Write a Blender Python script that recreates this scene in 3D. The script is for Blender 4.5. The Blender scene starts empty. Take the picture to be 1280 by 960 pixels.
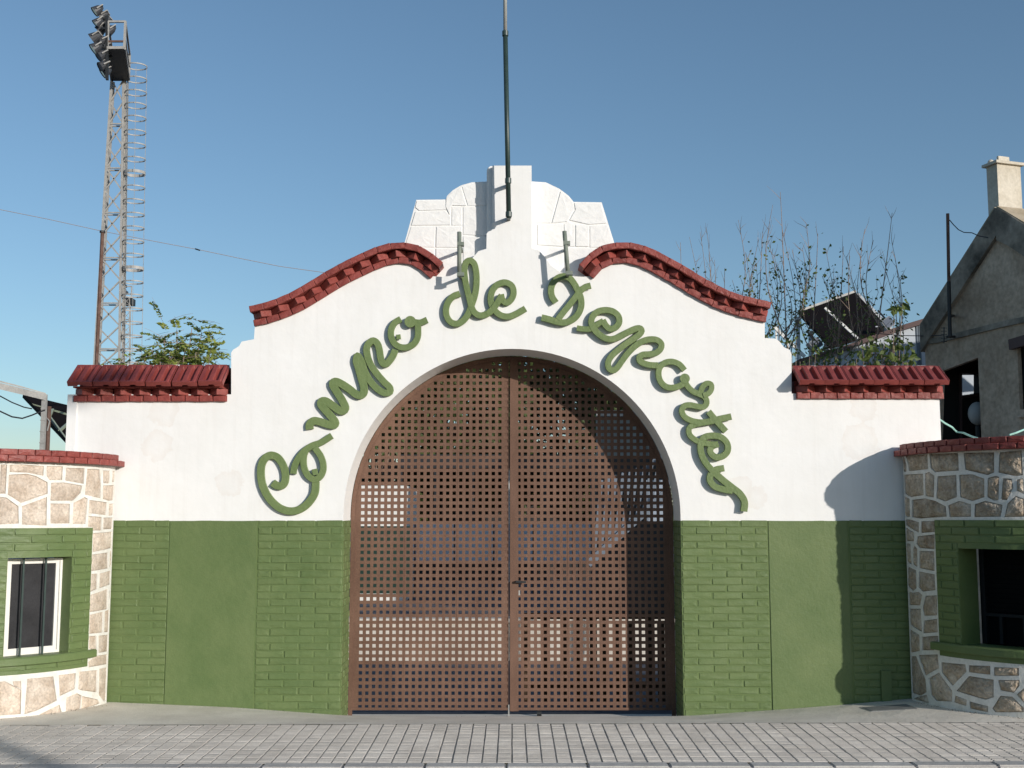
import bpy, bmesh, math, random
from mathutils import Vector, Matrix
from mathutils.geometry import delaunay_2d_cdt
random.seed(7)
sc = bpy.context.scene
C = sc.collection
R_ = math.radians

# ------------------------------------------------------------------ camera
FPX = 1470.0                       # focal length in photo pixels (1280 wide)
PITCH = R_(6.52)
CAM = Vector((0.0, -10.08, 1.627))
cam_d = bpy.data.cameras.new('camera'); cam = bpy.data.objects.new('camera', cam_d)
C.objects.link(cam); sc.camera = cam
cam_d.sensor_width = 36.0; cam_d.lens = FPX / 1280 * 36.0
cam_d.clip_start = 0.1; cam_d.clip_end = 3000
cam.location = CAM; cam.rotation_euler = (math.pi / 2 + PITCH, 0, 0)

# ------------------------------------------------------------------ light
SUN = Vector((0.94, -1.0, 0.345)).normalized()
elev = math.asin(SUN.z); azim = math.atan2(SUN.x, SUN.y)
w = bpy.data.worlds.new('World'); sc.world = w; w.use_nodes = True
nt = w.node_tree; nt.nodes.clear()
o_ = nt.nodes.new('ShaderNodeOutputWorld'); b_ = nt.nodes.new('ShaderNodeBackground')
s_ = nt.nodes.new('ShaderNodeTexSky'); s_.sky_type = 'NISHITA'; s_.sun_disc = False
s_.sun_elevation = elev; s_.sun_rotation = azim; s_.altitude = 50
s_.air_density = 1.05; s_.dust_density = 0.5; s_.ozone_density = 3.6
hs = nt.nodes.new('ShaderNodeHueSaturation'); hs.inputs['Saturation'].default_value = 0.95; hs.inputs['Hue'].default_value = 0.494
nt.links.new(s_.outputs[0], hs.inputs['Color']); nt.links.new(hs.outputs[0], b_.inputs[0])
b_.inputs[1].default_value = 0.125
nt.links.new(b_.outputs[0], o_.inputs[0])
sl = bpy.data.lights.new('sun', 'SUN'); so = bpy.data.objects.new('sun', sl); C.objects.link(so)
sl.energy = 3.95; sl.angle = R_(0.55); sl.color = (1.0, 0.935, 0.86)
so.rotation_euler = (-SUN).to_track_quat('-Z', 'Y').to_euler()
so.location = (20, -20, 12)
sc.view_settings.view_transform = 'Standard'; sc.view_settings.look = 'None'
sc.view_settings.exposure = 0.0; sc.view_settings.gamma = 1.0

# ------------------------------------------------------------------ unprojection (photo pixel -> point on a real surface)
FW = Vector((0, math.cos(PITCH), math.sin(PITCH))); UP = Vector((0, -math.sin(PITCH), math.cos(PITCH)))
def ray(x, y):
    return Vector(((x - 640) / FPX, 0, 0)) + UP * ((480 - y) / FPX) + FW
def P(x, y, Y=0.0):
    d = ray(x, y); t = (Y - CAM.y) / d.y
    return CAM + d * t
def PX(pts, Y=0.0):
    return [(q.x, q.z) for q in (P(x, y, Y) for x, y in pts)]

# ------------------------------------------------------------------ object helpers
def props(o, label=None, cat=None, group=None, kind=None):
    if label: o['label'] = label
    if cat: o['category'] = cat
    if group: o['group'] = group
    if kind: o['kind'] = kind
    return o
def empty(name, loc=(0, 0, 0), label=None, cat=None, group=None):
    o = bpy.data.objects.new(name, None); C.objects.link(o); o.location = loc
    o.empty_display_size = 0.2
    return props(o, label, cat, group)
def adopt(child, parent):
    child.parent = parent; child.matrix_parent_inverse = Matrix.Translation(Vector(parent.location)).inverted()
def link(name, me, mat=None, parent=None, loc=None, rot=None, scale=None):
    o = bpy.data.objects.new(name, me); C.objects.link(o)
    if mat is not None and not me.materials: me.materials.append(mat)
    if parent is not None:
        o.parent = parent
        if parent.type == 'EMPTY' or True:
            o.matrix_parent_inverse = Matrix.Translation(wloc(parent)).inverted()
    if loc is not None: o.location = loc
    if rot is not None: o.rotation_euler = rot
    if scale is not None: o.scale = scale
    return o
def wloc(o):
    # every parent here is an unrotated empty or a mesh at its own origin offset
    return Vector(o.get('_w', o.location)) if False else (WL.get(o.name) or Vector(o.location))
WL = {}
def mobj(name, bm, mat, parent=None, smooth=False, mats=None):
    me = bpy.data.meshes.new(name)
    bmesh.ops.recalc_face_normals(bm, faces=bm.faces)
    bm.to_mesh(me); bm.free()
    if mats:
        for m in mats: me.materials.append(m)
    if smooth:
        me.polygons.foreach_set('use_smooth', [True] * len(me.polygons))
    return link(name, me, mat if not mats else None, parent)
def box(bm, a, b, M=None):
    x0, y0, z0 = a; x1, y1, z1 = b
    vs = [Vector(v) for v in ((x0, y0, z0), (x1, y0, z0), (x1, y1, z0), (x0, y1, z0), (x0, y0, z1), (x1, y0, z1), (x1, y1, z1), (x0, y1, z1))]
    if M is not None: vs = [M @ v for v in vs]
    v = [bm.verts.new(q) for q in vs]
    for f in ((0, 1, 2, 3), (4, 7, 6, 5), (0, 4, 5, 1), (1, 5, 6, 2), (2, 6, 7, 3), (3, 7, 4, 0)):
        bm.faces.new([v[i] for i in f])
    return v
def tube(bm, pts, r, n=8, r1=None, cap=True):
    pts = [Vector(p) for p in pts]; rings = []
    for i, p in enumerate(pts):
        if i == 0: t = pts[1] - pts[0]
        elif i == len(pts) - 1: t = pts[-1] - pts[-2]
        else: t = (pts[i + 1] - pts[i]).normalized() + (pts[i] - pts[i - 1]).normalized()
        t.normalize()
        a = Vector((0, 0, 1)) if abs(t.z) < 0.9 else Vector((0, 1, 0))
        u = t.cross(a).normalized(); v = t.cross(u)
        rr = r if r1 is None else r + (r1 - r) * i / (len(pts) - 1)
        rings.append([bm.verts.new(p + (u * math.cos(2 * math.pi * k / n) + v * math.sin(2 * math.pi * k / n)) * rr) for k in range(n)])
    for a, b in zip(rings, rings[1:]):
        for k in range(n):
            bm.faces.new((a[k], a[(k + 1) % n], b[(k + 1) % n], b[k]))
    if cap and n > 2:
        bm.faces.new(rings[0]); bm.faces.new(rings[-1])
def bar(bm, p, q, wd, dp=None):
    """square bar between two points"""
    p = Vector(p); q = Vector(q); dp = dp or wd
    t = (q - p).normalized(); a = Vector((0, 1, 0)) if abs(t.y) < 0.9 else Vector((0, 0, 1))
    u = t.cross(a).normalized() * wd / 2; v = t.cross(u).normalized() * dp / 2
    vs = [bm.verts.new(s) for s in (p + u + v, p - u + v, p - u - v, p + u - v, q + u + v, q - u + v, q - u - v, q + u - v)]
    for f in ((0, 1, 2, 3), (4, 7, 6, 5), (0, 4, 5, 1), (1, 5, 6, 2), (2, 6, 7, 3), (3, 7, 4, 0)):
        bm.faces.new([vs[i] for i in f])
def inside(p, poly):
    x, y = p; c = False; n = len(poly)
    for i in range(n):
        x0, y0 = poly[i]; x1, y1 = poly[i - 1]
        if (y0 > y) != (y1 > y) and x < (x1 - x0) * (y - y0) / (y1 - y0) + x0: c = not c
    return c
def refine(poly, step):
    out = []
    for i in range(len(poly)):
        a = poly[i]; b = poly[(i + 1) % len(poly)]
        n = max(1, int(math.ceil(math.hypot(b[0] - a[0], b[1] - a[1]) / step)))
        for k in range(n): out.append((a[0] + (b[0] - a[0]) * k / n, a[1] + (b[1] - a[1]) * k / n))
    return out
def region(bm, outer, holes, front, back, grid=None, mat_index=0, back_face=True):
    """solid plate: outline (2D) minus holes; front/back map (a,b) to 3D"""
    V = []; E = []
    for poly in [outer] + holes:
        k = len(V); V += [Vector(p) for p in poly]; E += [(k + i, k + (i + 1) % len(poly)) for i in range(len(poly))]
    if grid:
        xs = [p[0] for p in outer]; ys = [p[1] for p in outer]
        x = min(xs) + grid * .5
        while x < max(xs):
            y = min(ys) + grid * .5
            while y < max(ys):
                if inside((x, y), outer): V.append(Vector((x + random.uniform(-.1, .1) * grid, y)))
                y += grid
            x += grid
    vo, eo, fo, *_ = delaunay_2d_cdt(V, E, [], 0, 1e-6, False)
    keep = []
    hb = [(min(p[0] for p in h), max(p[0] for p in h), min(p[1] for p in h), max(p[1] for p in h), h) for h in holes]
    for f in fo:
        cx = sum(vo[i].x for i in f) / len(f); cy = sum(vo[i].y for i in f) / len(f)
        if not inside((cx, cy), outer): continue
        if any(a <= cx <= b and c <= cy <= d and inside((cx, cy), h) for a, b, c, d, h in hb): continue
        keep.append(f)
    fv = {}; bv = {}
    def F(i):
        if i not in fv: fv[i] = bm.verts.new(front(vo[i].x, vo[i].y))
        return fv[i]
    def B(i):
        if i not in bv: bv[i] = bm.verts.new(back(vo[i].x, vo[i].y))
        return bv[i]
    cnt = {}
    for f in keep:
        fc = bm.faces.new([F(i) for i in f]); fc.material_index = mat_index
        if back_face: bm.faces.new([B(i) for i in reversed(f)]).material_index = mat_index
        for a, b in zip(f, f[1:] + f[:1]): cnt[(a, b)] = 1
    for (a, b) in cnt:
        if (b, a) not in cnt:
            bm.faces.new([F(b), F(a), B(a), B(b)]).material_index = mat_index
def spline(pts, step=1.2):
    """centripetal Catmull-Rom through pixel points"""
    pts = [Vector(p) for p in pts]
    P_ = [pts[0] * 2 - pts[1]] + pts + [pts[-1] * 2 - pts[-2]]
    out = []
    for i in range(1, len(P_) - 2):
        p0, p1, p2, p3 = P_[i - 1], P_[i], P_[i + 1], P_[i + 2]
        t0 = 0; t1 = t0 + max(1e-4, (p1 - p0).length ** .5); t2 = t1 + max(1e-4, (p2 - p1).length ** .5); t3 = t2 + max(1e-4, (p3 - p2).length ** .5)
        n = max(2, int((p2 - p1).length / step))
        for k in range(n):
            t = t1 + (t2 - t1) * k / n
            A1 = p0 * ((t1 - t) / (t1 - t0)) + p1 * ((t - t0) / (t1 - t0)); A2 = p1 * ((t2 - t) / (t2 - t1)) + p2 * ((t - t1) / (t2 - t1)); A3 = p2 * ((t3 - t) / (t3 - t2)) + p3 * ((t - t2) / (t3 - t2))
            B1 = A1 * ((t2 - t) / (t2 - t0)) + A2 * ((t - t0) / (t2 - t0)); B2 = A2 * ((t3 - t) / (t3 - t1)) + A3 * ((t - t1) / (t3 - t1))
            out.append(B1 * ((t2 - t) / (t2 - t1)) + B2 * ((t - t1) / (t2 - t1)))
    out.append(pts[-1])
    return out

# ------------------------------------------------------------------ materials
def newmat(name):
    m = bpy.data.materials.new(name); m.use_nodes = True
    return m, m.node_tree, m.node_tree.nodes['Principled BSDF']
def paint(name, c1, c2, scale=3.0, rough=0.6, bump=0.15, bscale=60.0, obj_var=0.0, fine=0.08, spec=0.3, detail=5, dist=0.004, coord='Object'):
    m, t, b = newmat(name); N = t.nodes.new; L = t.links.new
    tc = N('ShaderNodeTexCoord'); geo = N('ShaderNodeNewGeometry')
    src = geo.outputs['Position'] if coord == 'World' else tc.outputs['Object']
    n1 = N('ShaderNodeTexNoise'); n1.inputs['Scale'].default_value = scale; n1.inputs['Detail'].default_value = detail; n1.inputs['Roughness'].default_value = .62
    L(src, n1.inputs['Vector'])
    mx = N('ShaderNodeMix'); mx.data_type = 'RGBA'
    mx.inputs[6].default_value = (*c1, 1); mx.inputs[7].default_value = (*c2, 1)
    rp = N('ShaderNodeMapRange'); rp.inputs[1].default_value = .35; rp.inputs[2].default_value = .65
    L(n1.outputs['Fac'], rp.inputs[0]); L(rp.outputs[0], mx.inputs[0])
    last = mx.outputs[2]
    n2 = N('ShaderNodeTexNoise'); n2.inputs['Scale'].default_value = bscale; n2.inputs['Detail'].default_value = 4
    L(src, n2.inputs['Vector'])
    mr = N('ShaderNodeMapRange'); mr.inputs[1].default_value = .3; mr.inputs[2].default_value = .7; mr.inputs[3].default_value = 1 - fine; mr.inputs[4].default_value = 1 + fine
    L(n2.outputs['Fac'], mr.inputs[0])
    mul = N('ShaderNodeVectorMath'); mul.operation = 'SCALE'; L(last, mul.inputs[0]); L(mr.outputs[0], mul.inputs['Scale']); last = mul.outputs[0]
    if obj_var:
        oi = N('ShaderNodeObjectInfo'); mo = N('ShaderNodeMapRange'); mo.inputs[3].default_value = 1 - obj_var; mo.inputs[4].default_value = 1 + obj_var
        L(oi.outputs['Random'], mo.inputs[0])
        m2 = N('ShaderNodeVectorMath'); m2.operation = 'SCALE'; L(last, m2.inputs[0]); L(mo.outputs[0], m2.inputs['Scale']); last = m2.outputs[0]
    L(last, b.inputs['Base Color'])
    b.inputs['Roughness'].default_value = rough; b.inputs['Specular IOR Level'].default_value = spec
    if bump:
        bp = N('ShaderNodeBump'); bp.inputs['Strength'].default_value = bump; bp.inputs['Distance'].default_value = dist
        ad = N('ShaderNodeMath'); ad.operation = 'ADD'
        n3 = N('ShaderNodeTexNoise'); n3.inputs['Scale'].default_value = bscale * .22; n3.inputs['Detail'].default_value = 3; L(src, n3.inputs['Vector'])
        m3 = N('ShaderNodeMath'); m3.operation = 'MULTIPLY'; m3.inputs[1].default_value = 2.2; L(n3.outputs['Fac'], m3.inputs[0])
        L(n2.outputs['Fac'], ad.inputs[0]); L(m3.outputs[0], ad.inputs[1]); L(ad.outputs[0], bp.inputs['Height']); L(bp.outputs[0], b.inputs['Normal'])
    return m
def plain(name, c, rough=.6, metal=0.0, spec=.4):
    m, t, b = newmat(name); b.inputs['Base Color'].default_value = (*c, 1); b.inputs['Roughness'].default_value = rough
    b.inputs['Metallic'].default_value = metal; b.inputs['Specular IOR Level'].default_value = spec
    return m
G1 = (0.108, 0.159, 0.057); G2 = (0.140, 0.188, 0.073)
WH1 = (0.80, 0.795, 0.77); WH2 = (0.84, 0.835, 0.815)
M_green = paint('green_wall_paint', G1, G2, 2.5, .5, .35, 90, .04, .05, .35, coord='World')
M_letter = paint('letter_paint', (0.138, 0.195, 0.072), (0.168, 0.225, 0.088), 8, .5, .5, 160, 0, .06, .35)
M_red = paint('red_paint', (0.205, 0.042, 0.034), (0.285, 0.066, 0.053), 14, .5, .5, 120, .10, .12, .4, coord='World')
M_tile = paint('red_tile_paint', (0.20, 0.038, 0.032), (0.28, 0.060, 0.050), 9, .5, .25, 150, .06, .10, .5)
M_white = paint('white_limewash', WH1, WH2, 3, .8, .35, 70, 0, .02, .2, coord='World')
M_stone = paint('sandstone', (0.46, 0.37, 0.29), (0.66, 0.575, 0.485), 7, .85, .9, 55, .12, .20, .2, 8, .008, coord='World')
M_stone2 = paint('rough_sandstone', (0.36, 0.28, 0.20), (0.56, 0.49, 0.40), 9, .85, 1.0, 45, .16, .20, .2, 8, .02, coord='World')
M_slab = paint('painted_stone', WH1, WH2, 3, .8, .6, 30, 0, .03, .2, coord='World')
M_mortar = paint('white_joint', (0.68, 0.66, 0.60), (0.79, 0.77, 0.72), 12, .8, .6, 60, 0, .06, .2, coord='World')
M_concrete = paint('apron_concrete', (0.70, 0.635, 0.54), (0.84, 0.775, 0.675), 2.2, .9, .5, 140, 0, .12, .2, 8, coord='World')
M_paver = paint('grey_paver', (0.46, 0.425, 0.38), (0.58, 0.54, 0.485), 3.5, .9, .5, 150, .07, .12, .2, 8, coord='World')
M_joint = paint('paver_joint', (0.30, 0.28, 0.245), (0.42, 0.39, 0.345), 5, .95, .3, 120, 0, .1, .1, coord='World')
M_kerb = paint('kerb_concrete', (0.42, 0.40, 0.375), (0.52, 0.50, 0.465), 4, .9, .5, 120, .05, .12, .2, coord='World')
M_asphalt = paint('asphalt', (0.045, 0.046, 0.05), (0.065, 0.066, 0.07), 1.5, .9, .6, 160, 0, .2, .2, coord='World')
M_yard = paint('yard_ground', (0.10, 0.10, 0.115), (0.15, 0.15, 0.16), .5, .9, .3, 20, 0, .1, .2, coord='World')
M_field = paint('dry_field', (0.16, 0.15, 0.11), (0.24, 0.22, 0.16), .05, .95, 0, 2, 0, .1, .1, coord='World')
M_galv = paint('galvanised_steel', (0.30, 0.295, 0.28), (0.40, 0.39, 0.365), 6, .55, 0, 40, 0, .1, .4)
M_dark = plain('dark_steel', (0.02, 0.022, 0.024), .5)
M_rustpipe = paint('rusty_pipe', (0.10, 0.055, 0.04), (0.16, 0.10, 0.08), 6, .8, 0, 40, 0, .1)
M_lamp = plain('floodlight_body', (0.045, 0.048, 0.055), .45)
M_lens = plain('floodlight_glass', (0.10, 0.11, 0.13), .2, .0, .8)
M_poledk = paint('pole_green_paint', (0.022, 0.042, 0.038), (0.035, 0.06, 0.052), 6, .4, 0, 60, 0, .06, .5)
M_polelt = paint('pole_grey_paint', (0.26, 0.27, 0.25), (0.34, 0.34, 0.32), 6, .5, 0, 60, 0, .06)
M_stub = paint('bracket_green_paint', (0.17, 0.20, 0.165), (0.24, 0.265, 0.22), 10, .55, 0, 60, 0, .08)
M_leaf = paint('leaves_green', (0.06, 0.10, 0.022), (0.17, 0.21, 0.055), 2.0, .5, 0, 30, 0, .3, .4)
M_leafy = paint('leaves_yellow_green', (0.16, 0.22, 0.045), (0.36, 0.40, 0.09), 1.2, .5, 0, 30, 0, .3, .4)
for _m in (M_leaf, M_leafy):
    _t = _m.node_tree; _b = _t.nodes['Principled BSDF']; _o = _t.nodes['Material Output']
    _tr = _t.nodes.new('ShaderNodeBsdfTranslucent'); _mx = _t.nodes.new('ShaderNodeMixShader'); _mx.inputs[0].default_value = .38
    _src = _b.inputs['Base Color'].links[0].from_socket; _t.links.new(_src, _tr.inputs[0])
    _t.links.new(_b.outputs[0], _mx.inputs[1]); _t.links.new(_tr.outputs[0], _mx.inputs[2]); _t.links.new(_mx.outputs[0], _o.inputs[0])
M_leafdk = paint('leaves_dark', (0.022, 0.036, 0.010), (0.075, 0.10, 0.03), 2.0, .6, 0, 30, 0, .3, .3)
M_bark = paint('bark', (0.22, 0.155, 0.12), (0.34, 0.26, 0.21), 8, .9, 0, 60, 0, .15)
M_oldwall = paint('old_render', (0.38, 0.285, 0.205), (0.58, 0.46, 0.35), 1.3, .95, .6, 14, 0, .18, .1, 9, .02, coord='World')
M_verge = paint('stained_verge', (0.10, 0.09, 0.075), (0.40, 0.345, 0.28), 1.6, .95, .4, 12, 0, .15, .1, 9, .02, coord='World')
M_chim = paint('chimney_render', (0.50, 0.45, 0.36), (0.62, 0.57, 0.48), 2.5, .9, .3, 20, 0, .08, .1)
M_rooftan = paint('dusty_roof', (0.34, 0.27, 0.18), (0.44, 0.37, 0.27), 3, .9, .3, 20, 0, .1)
M_shed = paint('white_sheet_metal', (0.42, 0.47, 0.52), (0.50, 0.54, 0.58), 1, .5, 0, 20, 0, .03)
M_brown = plain('brown_trim', (0.09, 0.05, 0.045), .6)
M_canopy = plain('dark_panel', (0.012, 0.009, 0.009), .9, 0, .05)
M_wtrim = plain('white_trim', (0.75, 0.73, 0.68), .5)
M_gtrim = plain('pale_green_trim', (0.38, 0.42, 0.30), .5)
M_black = plain('black_void', (0.006, 0.007, 0.008), .6)
M_bluegrey = plain('blue_grey_paint', (0.60, 0.62, 0.66), .6)
M_wood = paint('dark_timber', (0.045, 0.028, 0.015), (0.08, 0.05, 0.028), 12, .8, 0, 60, 0, .2)
M_cable = plain('black_cable', (0.03, 0.03, 0.035), .6)
M_hose = plain('aqua_cable', (0.35, 0.60, 0.52), .5)

def wall_material():
    """white limewash above, green paint below a hand-cut line, faint damp stains"""
    m, t, b = newmat('wall_paint'); N = t.nodes.new; L = t.links.new
    geo = N('ShaderNodeNewGeometry'); pos = geo.outputs['Position']
    sx = N('ShaderNodeSeparateXYZ'); L(pos, sx.inputs[0])
    nz = N('ShaderNodeTexNoise'); nz.inputs['Scale'].default_value = 6; L(pos, nz.inputs['Vector'])
    wob = N('ShaderNodeMath'); wob.operation = 'MULTIPLY_ADD'; wob.inputs[1].default_value = .012; L(nz.outputs['Fac'], wob.inputs[0]); L(sx.outputs['Z'], wob.inputs[2])
    gt = N('ShaderNodeMath'); gt.operation = 'GREATER_THAN'; gt.inputs[1].default_value = ZLINE + .006; L(wob.outputs[0], gt.inputs[0])
    def two(c1, c2, sc_, lo=.35, hi=.65):
        n = N('ShaderNodeTexNoise'); n.inputs['Scale'].default_value = sc_; n.inputs['Detail'].default_value = 6; n.inputs['Roughness'].default_value = .65; L(pos, n.inputs['Vector'])
        r = N('ShaderNodeMapRange'); r.inputs[1].default_value = lo; r.inputs[2].default_value = hi; L(n.outputs['Fac'], r.inputs[0])
        x = N('ShaderNodeMix'); x.data_type = 'RGBA'; x.inputs[6].default_value = (*c1, 1); x.inputs[7].default_value = (*c2, 1); L(r.outputs[0], x.inputs[0])
        return x.outputs[2]
    gr = two(G1, G2, 2.2); wh = two(WH1, WH2, 2.5)
    # damp stains: rings round fixed spots
    acc = None
    for (px, py, rad) in ((1076, 552, .13), (1080, 508, .10), (196, 556, .10), (205, 515, .10), (925, 610, .08), (945, 622, .07), (288, 604, .09), (1010, 470, .06)):
        c = P(px, py)
        d = N('ShaderNodeVectorMath'); d.operation = 'DISTANCE'; L(pos, d.inputs[0]); d.inputs[1].default_value = c
        n = N('ShaderNodeTexNoise'); n.inputs['Scale'].default_value = 11; n.inputs['Detail'].default_value = 7; L(pos, n.inputs['Vector'])
        ma = N('ShaderNodeMath'); ma.operation = 'MULTIPLY_ADD'; ma.inputs[1].default_value = -.16; L(n.outputs['Fac'], ma.inputs[0]); L(d.outputs['Value'], ma.inputs[2])
        r1 = N('ShaderNodeMapRange'); r1.inputs[1].default_value = rad - .055; r1.inputs[2].default_value = rad - .05; r1.inputs[3].default_value = 1; r1.inputs[4].default_value = 0; r1.interpolation_type = 'SMOOTHSTEP'
        r1.inputs[1].default_value = rad - .06; r1.inputs[2].default_value = rad - .045
        L(ma.outputs[0], r1.inputs[0])
        r2 = N('ShaderNodeMapRange'); r2.interpolation_type = 'SMOOTHSTEP'; r2.inputs[1].default_value = rad - .13; r2.inputs[2].default_value = rad - .06; r2.inputs[3].default_value = .38; r2.inputs[4].default_value = 1
        L(ma.outputs[0], r2.inputs[0])
        rm = N('ShaderNodeMath'); rm.operation = 'MULTIPLY'; L(r1.outputs[0], rm.inputs[0]); L(r2.outputs[0], rm.inputs[1]); r1 = rm
        if acc is None: acc = r1.outputs[0]
        else:
            mxm = N('ShaderNodeMath'); mxm.operation = 'MAXIMUM'; L(acc, mxm.inputs[0]); L(r1.outputs[0], mxm.inputs[1]); acc = mxm.outputs[0]
    n5 = N('ShaderNodeTexNoise'); n5.inputs['Scale'].default_value = 22; n5.inputs['Detail'].default_value = 6; L(pos, n5.inputs['Vector'])
    sm = N('ShaderNodeMath'); sm.operation = 'MULTIPLY'; L(acc, sm.inputs[0]); L(n5.outputs['Fac'], sm.inputs[1])
    sm2 = N('ShaderNodeMath'); sm2.operation = 'MULTIPLY'; sm2.inputs[1].default_value = .26; L(sm.outputs[0], sm2.inputs[0])
    st = N('ShaderNodeMix'); st.data_type = 'RGBA'; L(sm2.outputs[0], st.inputs[0]); L(wh, st.inputs[6]); st.inputs[7].default_value = (.60, .47, .36, 1)
    # rain streaks: noise stretched downwards, faint grey-brown
    mp = N('ShaderNodeMapping'); mp.inputs['Scale'].default_value = (9, 1, .55); L(pos, mp.inputs['Vector'])
    n6 = N('ShaderNodeTexNoise'); n6.inputs['Scale'].default_value = 1.6; n6.inputs['Detail'].default_value = 6; n6.inputs['Roughness'].default_value = .7; L(mp.outputs[0], n6.inputs['Vector'])
    r6 = N('ShaderNodeMapRange'); r6.inputs[1].default_value = .50; r6.inputs[2].default_value = .80; r6.inputs[3].default_value = 0; r6.inputs[4].default_value = .15; L(n6.outputs['Fac'], r6.inputs[0])
    s6 = N('ShaderNodeMix'); s6.data_type = 'RGBA'; L(r6.outputs[0], s6.inputs[0]); L(st.outputs[2], s6.inputs[6]); s6.inputs[7].default_value = (.50, .46, .40, 1); st = s6
    mx = N('ShaderNodeMix'); mx.data_type = 'RGBA'; L(gt.outputs[0], mx.inputs[0]); L(gr, mx.inputs[6]); L(st.outputs[2], mx.inputs[7])
    L(mx.outputs[2], b.inputs['Base Color'])
    b.inputs['Roughness'].default_value = .65; b.inputs['Specular IOR Level'].default_value = .25
    n1 = N('ShaderNodeTexNoise'); n1.inputs['Scale'].default_value = 9; n1.inputs['Detail'].default_value = 8; L(pos, n1.inputs['Vector'])
    n2 = N('ShaderNodeTexNoise'); n2.inputs['Scale'].default_value = 1.6; n2.inputs['Detail'].default_value = 2; L(pos, n2.inputs['Vector'])
    a = N('ShaderNodeMath'); a.operation = 'MULTIPLY_ADD'; a.inputs[1].default_value = 1.8; L(n2.outputs['Fac'], a.inputs[0]); L(n1.outputs['Fac'], a.inputs[2])
    bp = N('ShaderNodeBump'); bp.inputs['Strength'].default_value = .17; bp.inputs['Distance'].default_value = .02
    L(a.outputs[0], bp.inputs['Height']); L(bp.outputs[0], b.inputs['Normal'])
    return m
ZLINE = P(640, 651).z
M_wall = wall_material()

def corten():
    m, t, b = newmat('weathered_steel'); N = t.nodes.new; L = t.links.new
    geo = N('ShaderNodeNewGeometry'); pos = geo.outputs['Position']
    mp = N('ShaderNodeMapping'); mp.inputs['Scale'].default_value = (1, 1, .35); L(pos, mp.inputs['Vector'])
    n = N('ShaderNodeTexNoise'); n.inputs['Scale'].default_value = 2.2; n.inputs['Detail'].default_value = 8; n.inputs['Roughness'].default_value = .7; L(mp.outputs[0], n.inputs['Vector'])
    cr = N('ShaderNodeValToRGB'); e = cr.color_ramp.elements
    e[0].position = .32; e[0].color = (.108, .058, .039, 1); e[1].position = .68; e[1].color = (.192, .110, .076, 1)
    L(n.outputs['Fac'], cr.inputs[0])
    n2 = N('ShaderNodeTexNoise'); n2.inputs['Scale'].default_value = 90; n2.inputs['Detail'].default_value = 3; L(pos, n2.inputs['Vector'])
    mr = N('ShaderNodeMapRange'); mr.inputs[1].default_value = .3; mr.inputs[2].default_value = .7; mr.inputs[3].default_value = .86; mr.inputs[4].default_value = 1.14; L(n2.outputs['Fac'], mr.inputs[0])
    mu = N('ShaderNodeVectorMath'); mu.operation = 'SCALE'; L(cr.outputs[0], mu.inputs[0]); L(mr.outputs[0], mu.inputs['Scale'])
    L(mu.outputs[0], b.inputs['Base Color']); b.inputs['Roughness'].default_value = .75; b.inputs['Specular IOR Level'].default_value = .3
    return m
M_corten = corten()

# ================================================================== GROUND
ZB = [(-60, .10), (-4.2, .12)] + [(P(x, y).x, P(x, y).z) for x, y in ((136, 877.5), (290, 884), (431, 894.4), (640, 896), (855, 895), (960, 888), (1058, 880.5), (1140, 873))] + [(4.2, .15), (60, .15)]
def zbase(x):
    for (a, za), (b, zb) in zip(ZB, ZB[1:]):
        if a <= x <= b: return za + (zb - za) * (x - a) / (b - a)
    return .1
def tilt(x): return .0028 * max(-6, min(6, x))
YE = -1.28; YK = -2.56
def zedge(x): return .140 + tilt(x)
def zkerb(x): return .124 + tilt(x)
bm = bmesh.new()
xs = [-60, -30, -15, -8] + [-6 + .15 * i for i in range(81)] + [8, 15, 30, 60]
ys = [YE, -1.0, -.75, -.5, -.25, -.1, 0.0]
rows = []
for y in ys:
    f = (y - YE) / (0 - YE)
    rows.append([bm.verts.new((x, y, zedge(x) * (1 - f) + zbase(x) * f + (random.uniform(-.002, .002) if YE < y < 0 else 0))) for x in xs])
rows.append([bm.verts.new((x, .44, (-.088 if abs(x) < 1.6 else zbase(x)))) for x in xs])
rows.append([bm.verts.new((x, .6, (-.095 if abs(x) < 1.6 else zbase(x)))) for x in xs])
for a, b in zip(rows, rows[1:]):
    for i in range(len(xs) - 1): bm.faces.new((a[i], a[i + 1], b[i + 1], b[i]))
props(mobj('apron', bm, M_concrete, smooth=False), kind='structure')
# bedding under the pavers, road, yard and far field
bm = bmesh.new()
for xa, xb in zip(xs, xs[1:]):
    v = [bm.verts.new(p) for p in ((xa, YK, zkerb(xa) - .006), (xb, YK, zkerb(xb) - .006), (xb, YE, zedge(xb) - .006), (xa, YE, zedge(xa) - .006))]
    bm.faces.new(v)
bmesh.ops.remove_doubles(bm, verts=bm.verts, dist=1e-5)
pave = props(mobj('pavement', bm, M_joint), kind='structure')
bm = bmesh.new()
prof = [(-400, -.03), (YK - .14, -.03)]
for a, b in zip(prof, prof[1:]):
    bm.faces.new([bm.verts.new(p) for p in ((-400, a[0], a[1]), (400, a[0], a[1]), (400, b[0], b[1]), (-400, b[0], b[1]))])
props(mobj('road', bm, M_asphalt), kind='structure')
bm = bmesh.new()
prof = [(.6, -.10), (3.0, -.16), (11.95, -.97), (12.25, -.97)]
for a, b in zip(prof, prof[1:]):
    bm.faces.new([bm.verts.new(p) for p in ((-40, a[0], a[1]), (40, a[0], a[1]), (40, b[0], b[1]), (-40, b[0], b[1]))])
bmesh.ops.remove_doubles(bm, verts=bm.verts, dist=1e-5)
props(mobj('yard', bm, M_yard), kind='structure')
bm = bmesh.new()
prof = [(12.25, -.30), (40, -.30), (1500, -.30)]
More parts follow.
